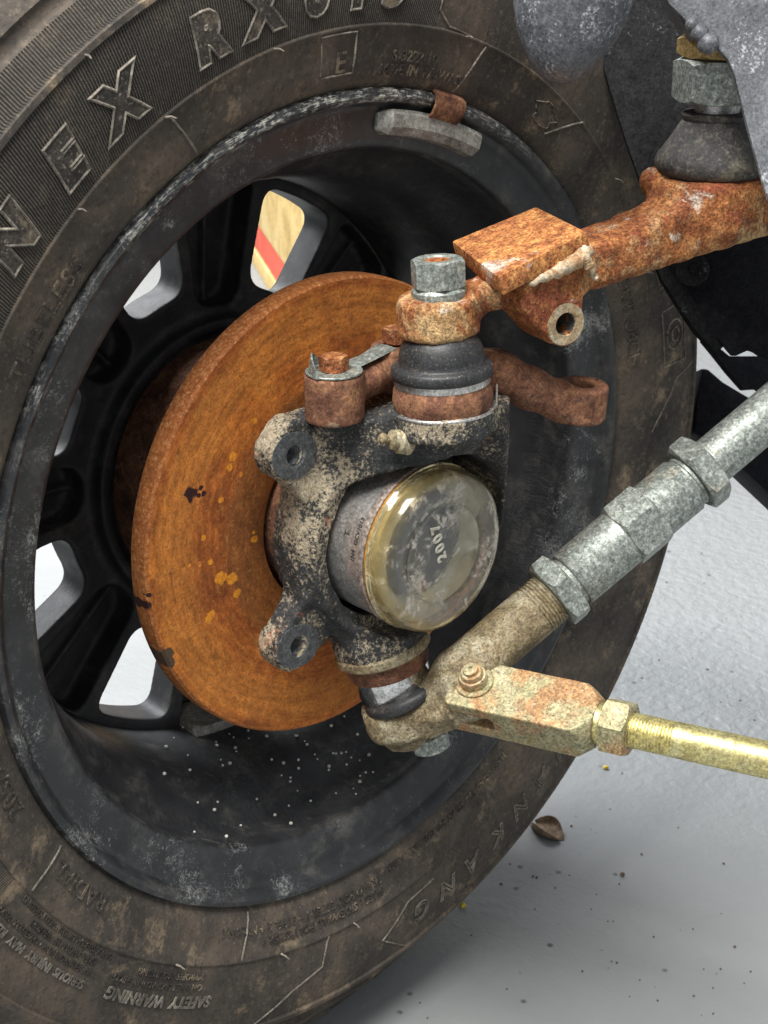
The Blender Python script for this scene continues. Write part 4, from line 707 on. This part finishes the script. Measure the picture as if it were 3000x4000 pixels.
# ------------------------------------------------------------------ things on the floor
def floor_pt(px, py):
    a = Pd(px, py, 1.0); c = np.array((.51803, -.49229, .30278)); d = a - c; return c + d * ((FLOOR - c[2]) / d[2])
m_leaf = worn('dry_leaf', (120, ((0.3, (0.09, 0.06, 0.04)), (0.5, (0.2, 0.14, 0.09)), (0.7, (0.36, 0.27, 0.18)))), (), (0.7, 0.9), 0.0, ((600, 0.4, 0.0006),))
lf = floor_pt(1182, 1800)
def leaf_mesh():
    vs = []; fs = []; nu_, nv = 10, 9
    for i in range(nu_ + 1):
        u = i / nu_; wd = .011 * math.sin(PI * min(1, u * .93 + .05)) ** .7
        for j in range(nv + 1):
            v = j / nv * 2 - 1; ang = v * 1.9
            vs.append((lf[0] + (u - .5) * .026 + .001 * math.sin(v * 5), lf[1] + wd * math.sin(ang) * .95, FLOOR + .0006 + wd * (1 - math.cos(ang)) * (.62 if v > 0 else .85) * (1 - .4 * u)))
    for i in range(nu_):
        for j in range(nv): a = i * (nv + 1) + j; fs.append((a, a + nv + 1, a + nv + 2, a + 1))
    me = mesh('leaf', vs, fs); bm = bmesh.new(); bm.from_mesh(me); bmesh.ops.solidify(bm, geom=bm.faces[:], thickness=.0005); bm.to_mesh(me); bm.free(); return me
tag(obj('dry_leaf', leaf_mesh(), m_leaf, None, 50), 'curled brown dry leaf on the floor by the tyre edge', 'leaf')
def crumb(me_name, p, r, mat, seed):
    rnd = random.Random(seed); bm = bmesh.new(); bmesh.ops.create_icosphere(bm, subdivisions=2, radius=r)
    for v in bm.verts: v.co *= 1 + rnd.uniform(-.25, .25); v.co.z *= .7
    mz = min(v.co.z for v in bm.verts)
    for v in bm.verts: v.co += Vector((p[0], p[1], p[2] - mz))
    me = bpy.data.meshes.new(me_name); bm.to_mesh(me); bm.free(); return me
m_yel = worn('yellow_crumb', (300, ((0.3, (0.5, 0.34, 0.03)), (0.6, (0.65, 0.48, 0.06)))), (), (0.7, 0.9))
m_drt = worn('brown_crumb', (300, ((0.3, (0.07, 0.045, 0.035)), (0.6, (0.16, 0.1, 0.07)))), (), (0.7, 0.9))
for (px, py, r_, m_, lab) in ((1000, 1960, .0022, m_yel, 'small yellow crumb lying on the floor beside the lowest tyre letter'), (1308, 1661, .0020, m_yel, 'tiny yellow crumb lying on the floor below the clevis lock nut'), (1080, 1833, .0030, m_drt, 'dark brown crumb lying between the dry leaf and the tyre'), (1345, 1892, .0017, m_drt, 'reddish brown crumb lying alone on open floor')):
    tag(obj('crumb', crumb('crumb', floor_pt(px, py), r_, m_, px), m_, None, 60), lab, 'crumb')
gr = []
rnd = random.Random(3)
for i in range(150):
    px, py = rnd.uniform(700, 1655), rnd.uniform(1100, 2205); gr.append(crumb('g', floor_pt(px, py), rnd.uniform(.0003, .0009), None, i))
o = obj('floor_grit', join('floor_grit', gr), m_drt, None, 60); o['kind'] = 'stuff'; o['label'] = 'fine dark grit scattered over the grey floor'; o['category'] = 'grit'
# white grains lying in the bottom of the barrel
m_grain = worn('white_grain', (300, ((0.3, (0.6, 0.57, 0.5)), (0.6, (0.75, 0.73, 0.68)))), (), (0.6, 0.8))
INr = np.array([(x, r) for r, x in IN[10:22]][::-1]); gr = []
for i in range(120):
    x = rnd.uniform(-.115, -.02); a = math.radians(rnd.gauss(-88, 17) if i % 2 else rnd.gauss(-78, 12)); r = float(np.interp(x, INr[:, 0], INr[:, 1])); rad = rnd.uniform(.0005, .0012)
    p = polar_pt(a, r - rad * .8, x); bm = bmesh.new(); bmesh.ops.create_icosphere(bm, subdivisions=1, radius=rad); 
    for v in bm.verts: v.co += Vector(p)
    me = bpy.data.meshes.new('g'); bm.to_mesh(me); bm.free(); gr.append(me)
o = obj('white_grains', join('white_grains', gr), m_grain, None, 60); o['kind'] = 'stuff'; o['label'] = 'loose white grains lying inside the wheel barrel'; o['category'] = 'grains'
# timber board with a red painted edge, seen through a wheel opening
m_wood = worn('yellow_timber', (14, ((0.3, (0.42, 0.27, 0.09)), (0.5, (0.62, 0.44, 0.17)), (0.7, (0.72, 0.55, 0.27)))), (((0.4, 0.24, 0.07), 30, 0.6, 0.7, 5, 0.6),), (0.6, 0.8))
m_red = worn('red_paint', (20, ((0.3, (0.6, 0.06, 0.03)), (0.6, (0.75, 0.1, 0.05)))), (), (0.4, 0.6))
wbrd = thing('timber_board', 'yellow timber board with a red stripe standing beyond the wheel', 'board', (-1.55, 1.25, FLOOR))
e0 = np.array((-1.62, 1.262, FLOOR)); e1 = np.array((-1.10, .935, FLOOR)); ed = nrm(e1 - e0); en = np.array((-ed[1], ed[0], 0)); en = en if en[1] > 0 else -en
def bslab(name, h0, h1, off, th, mat):
    obj(name, slab(name, [e0 - ed * .4 + en * off + np.array((0, 0, h0)), e1 + ed * .5 + en * off + np.array((0, 0, h0)), e1 + ed * .5 + en * off + np.array((0, 0, h1)), e0 - ed * .4 + en * off + np.array((0, 0, h1))], en * th, .002), mat, wbrd, 30)
bslab('bottom_rail', 0.0, .030, .0, .04, m_wood); bslab('red_stripe', .0305, .085, .004, .032, m_red); bslab('board_face', .0855, .55, .0, .04, m_wood)
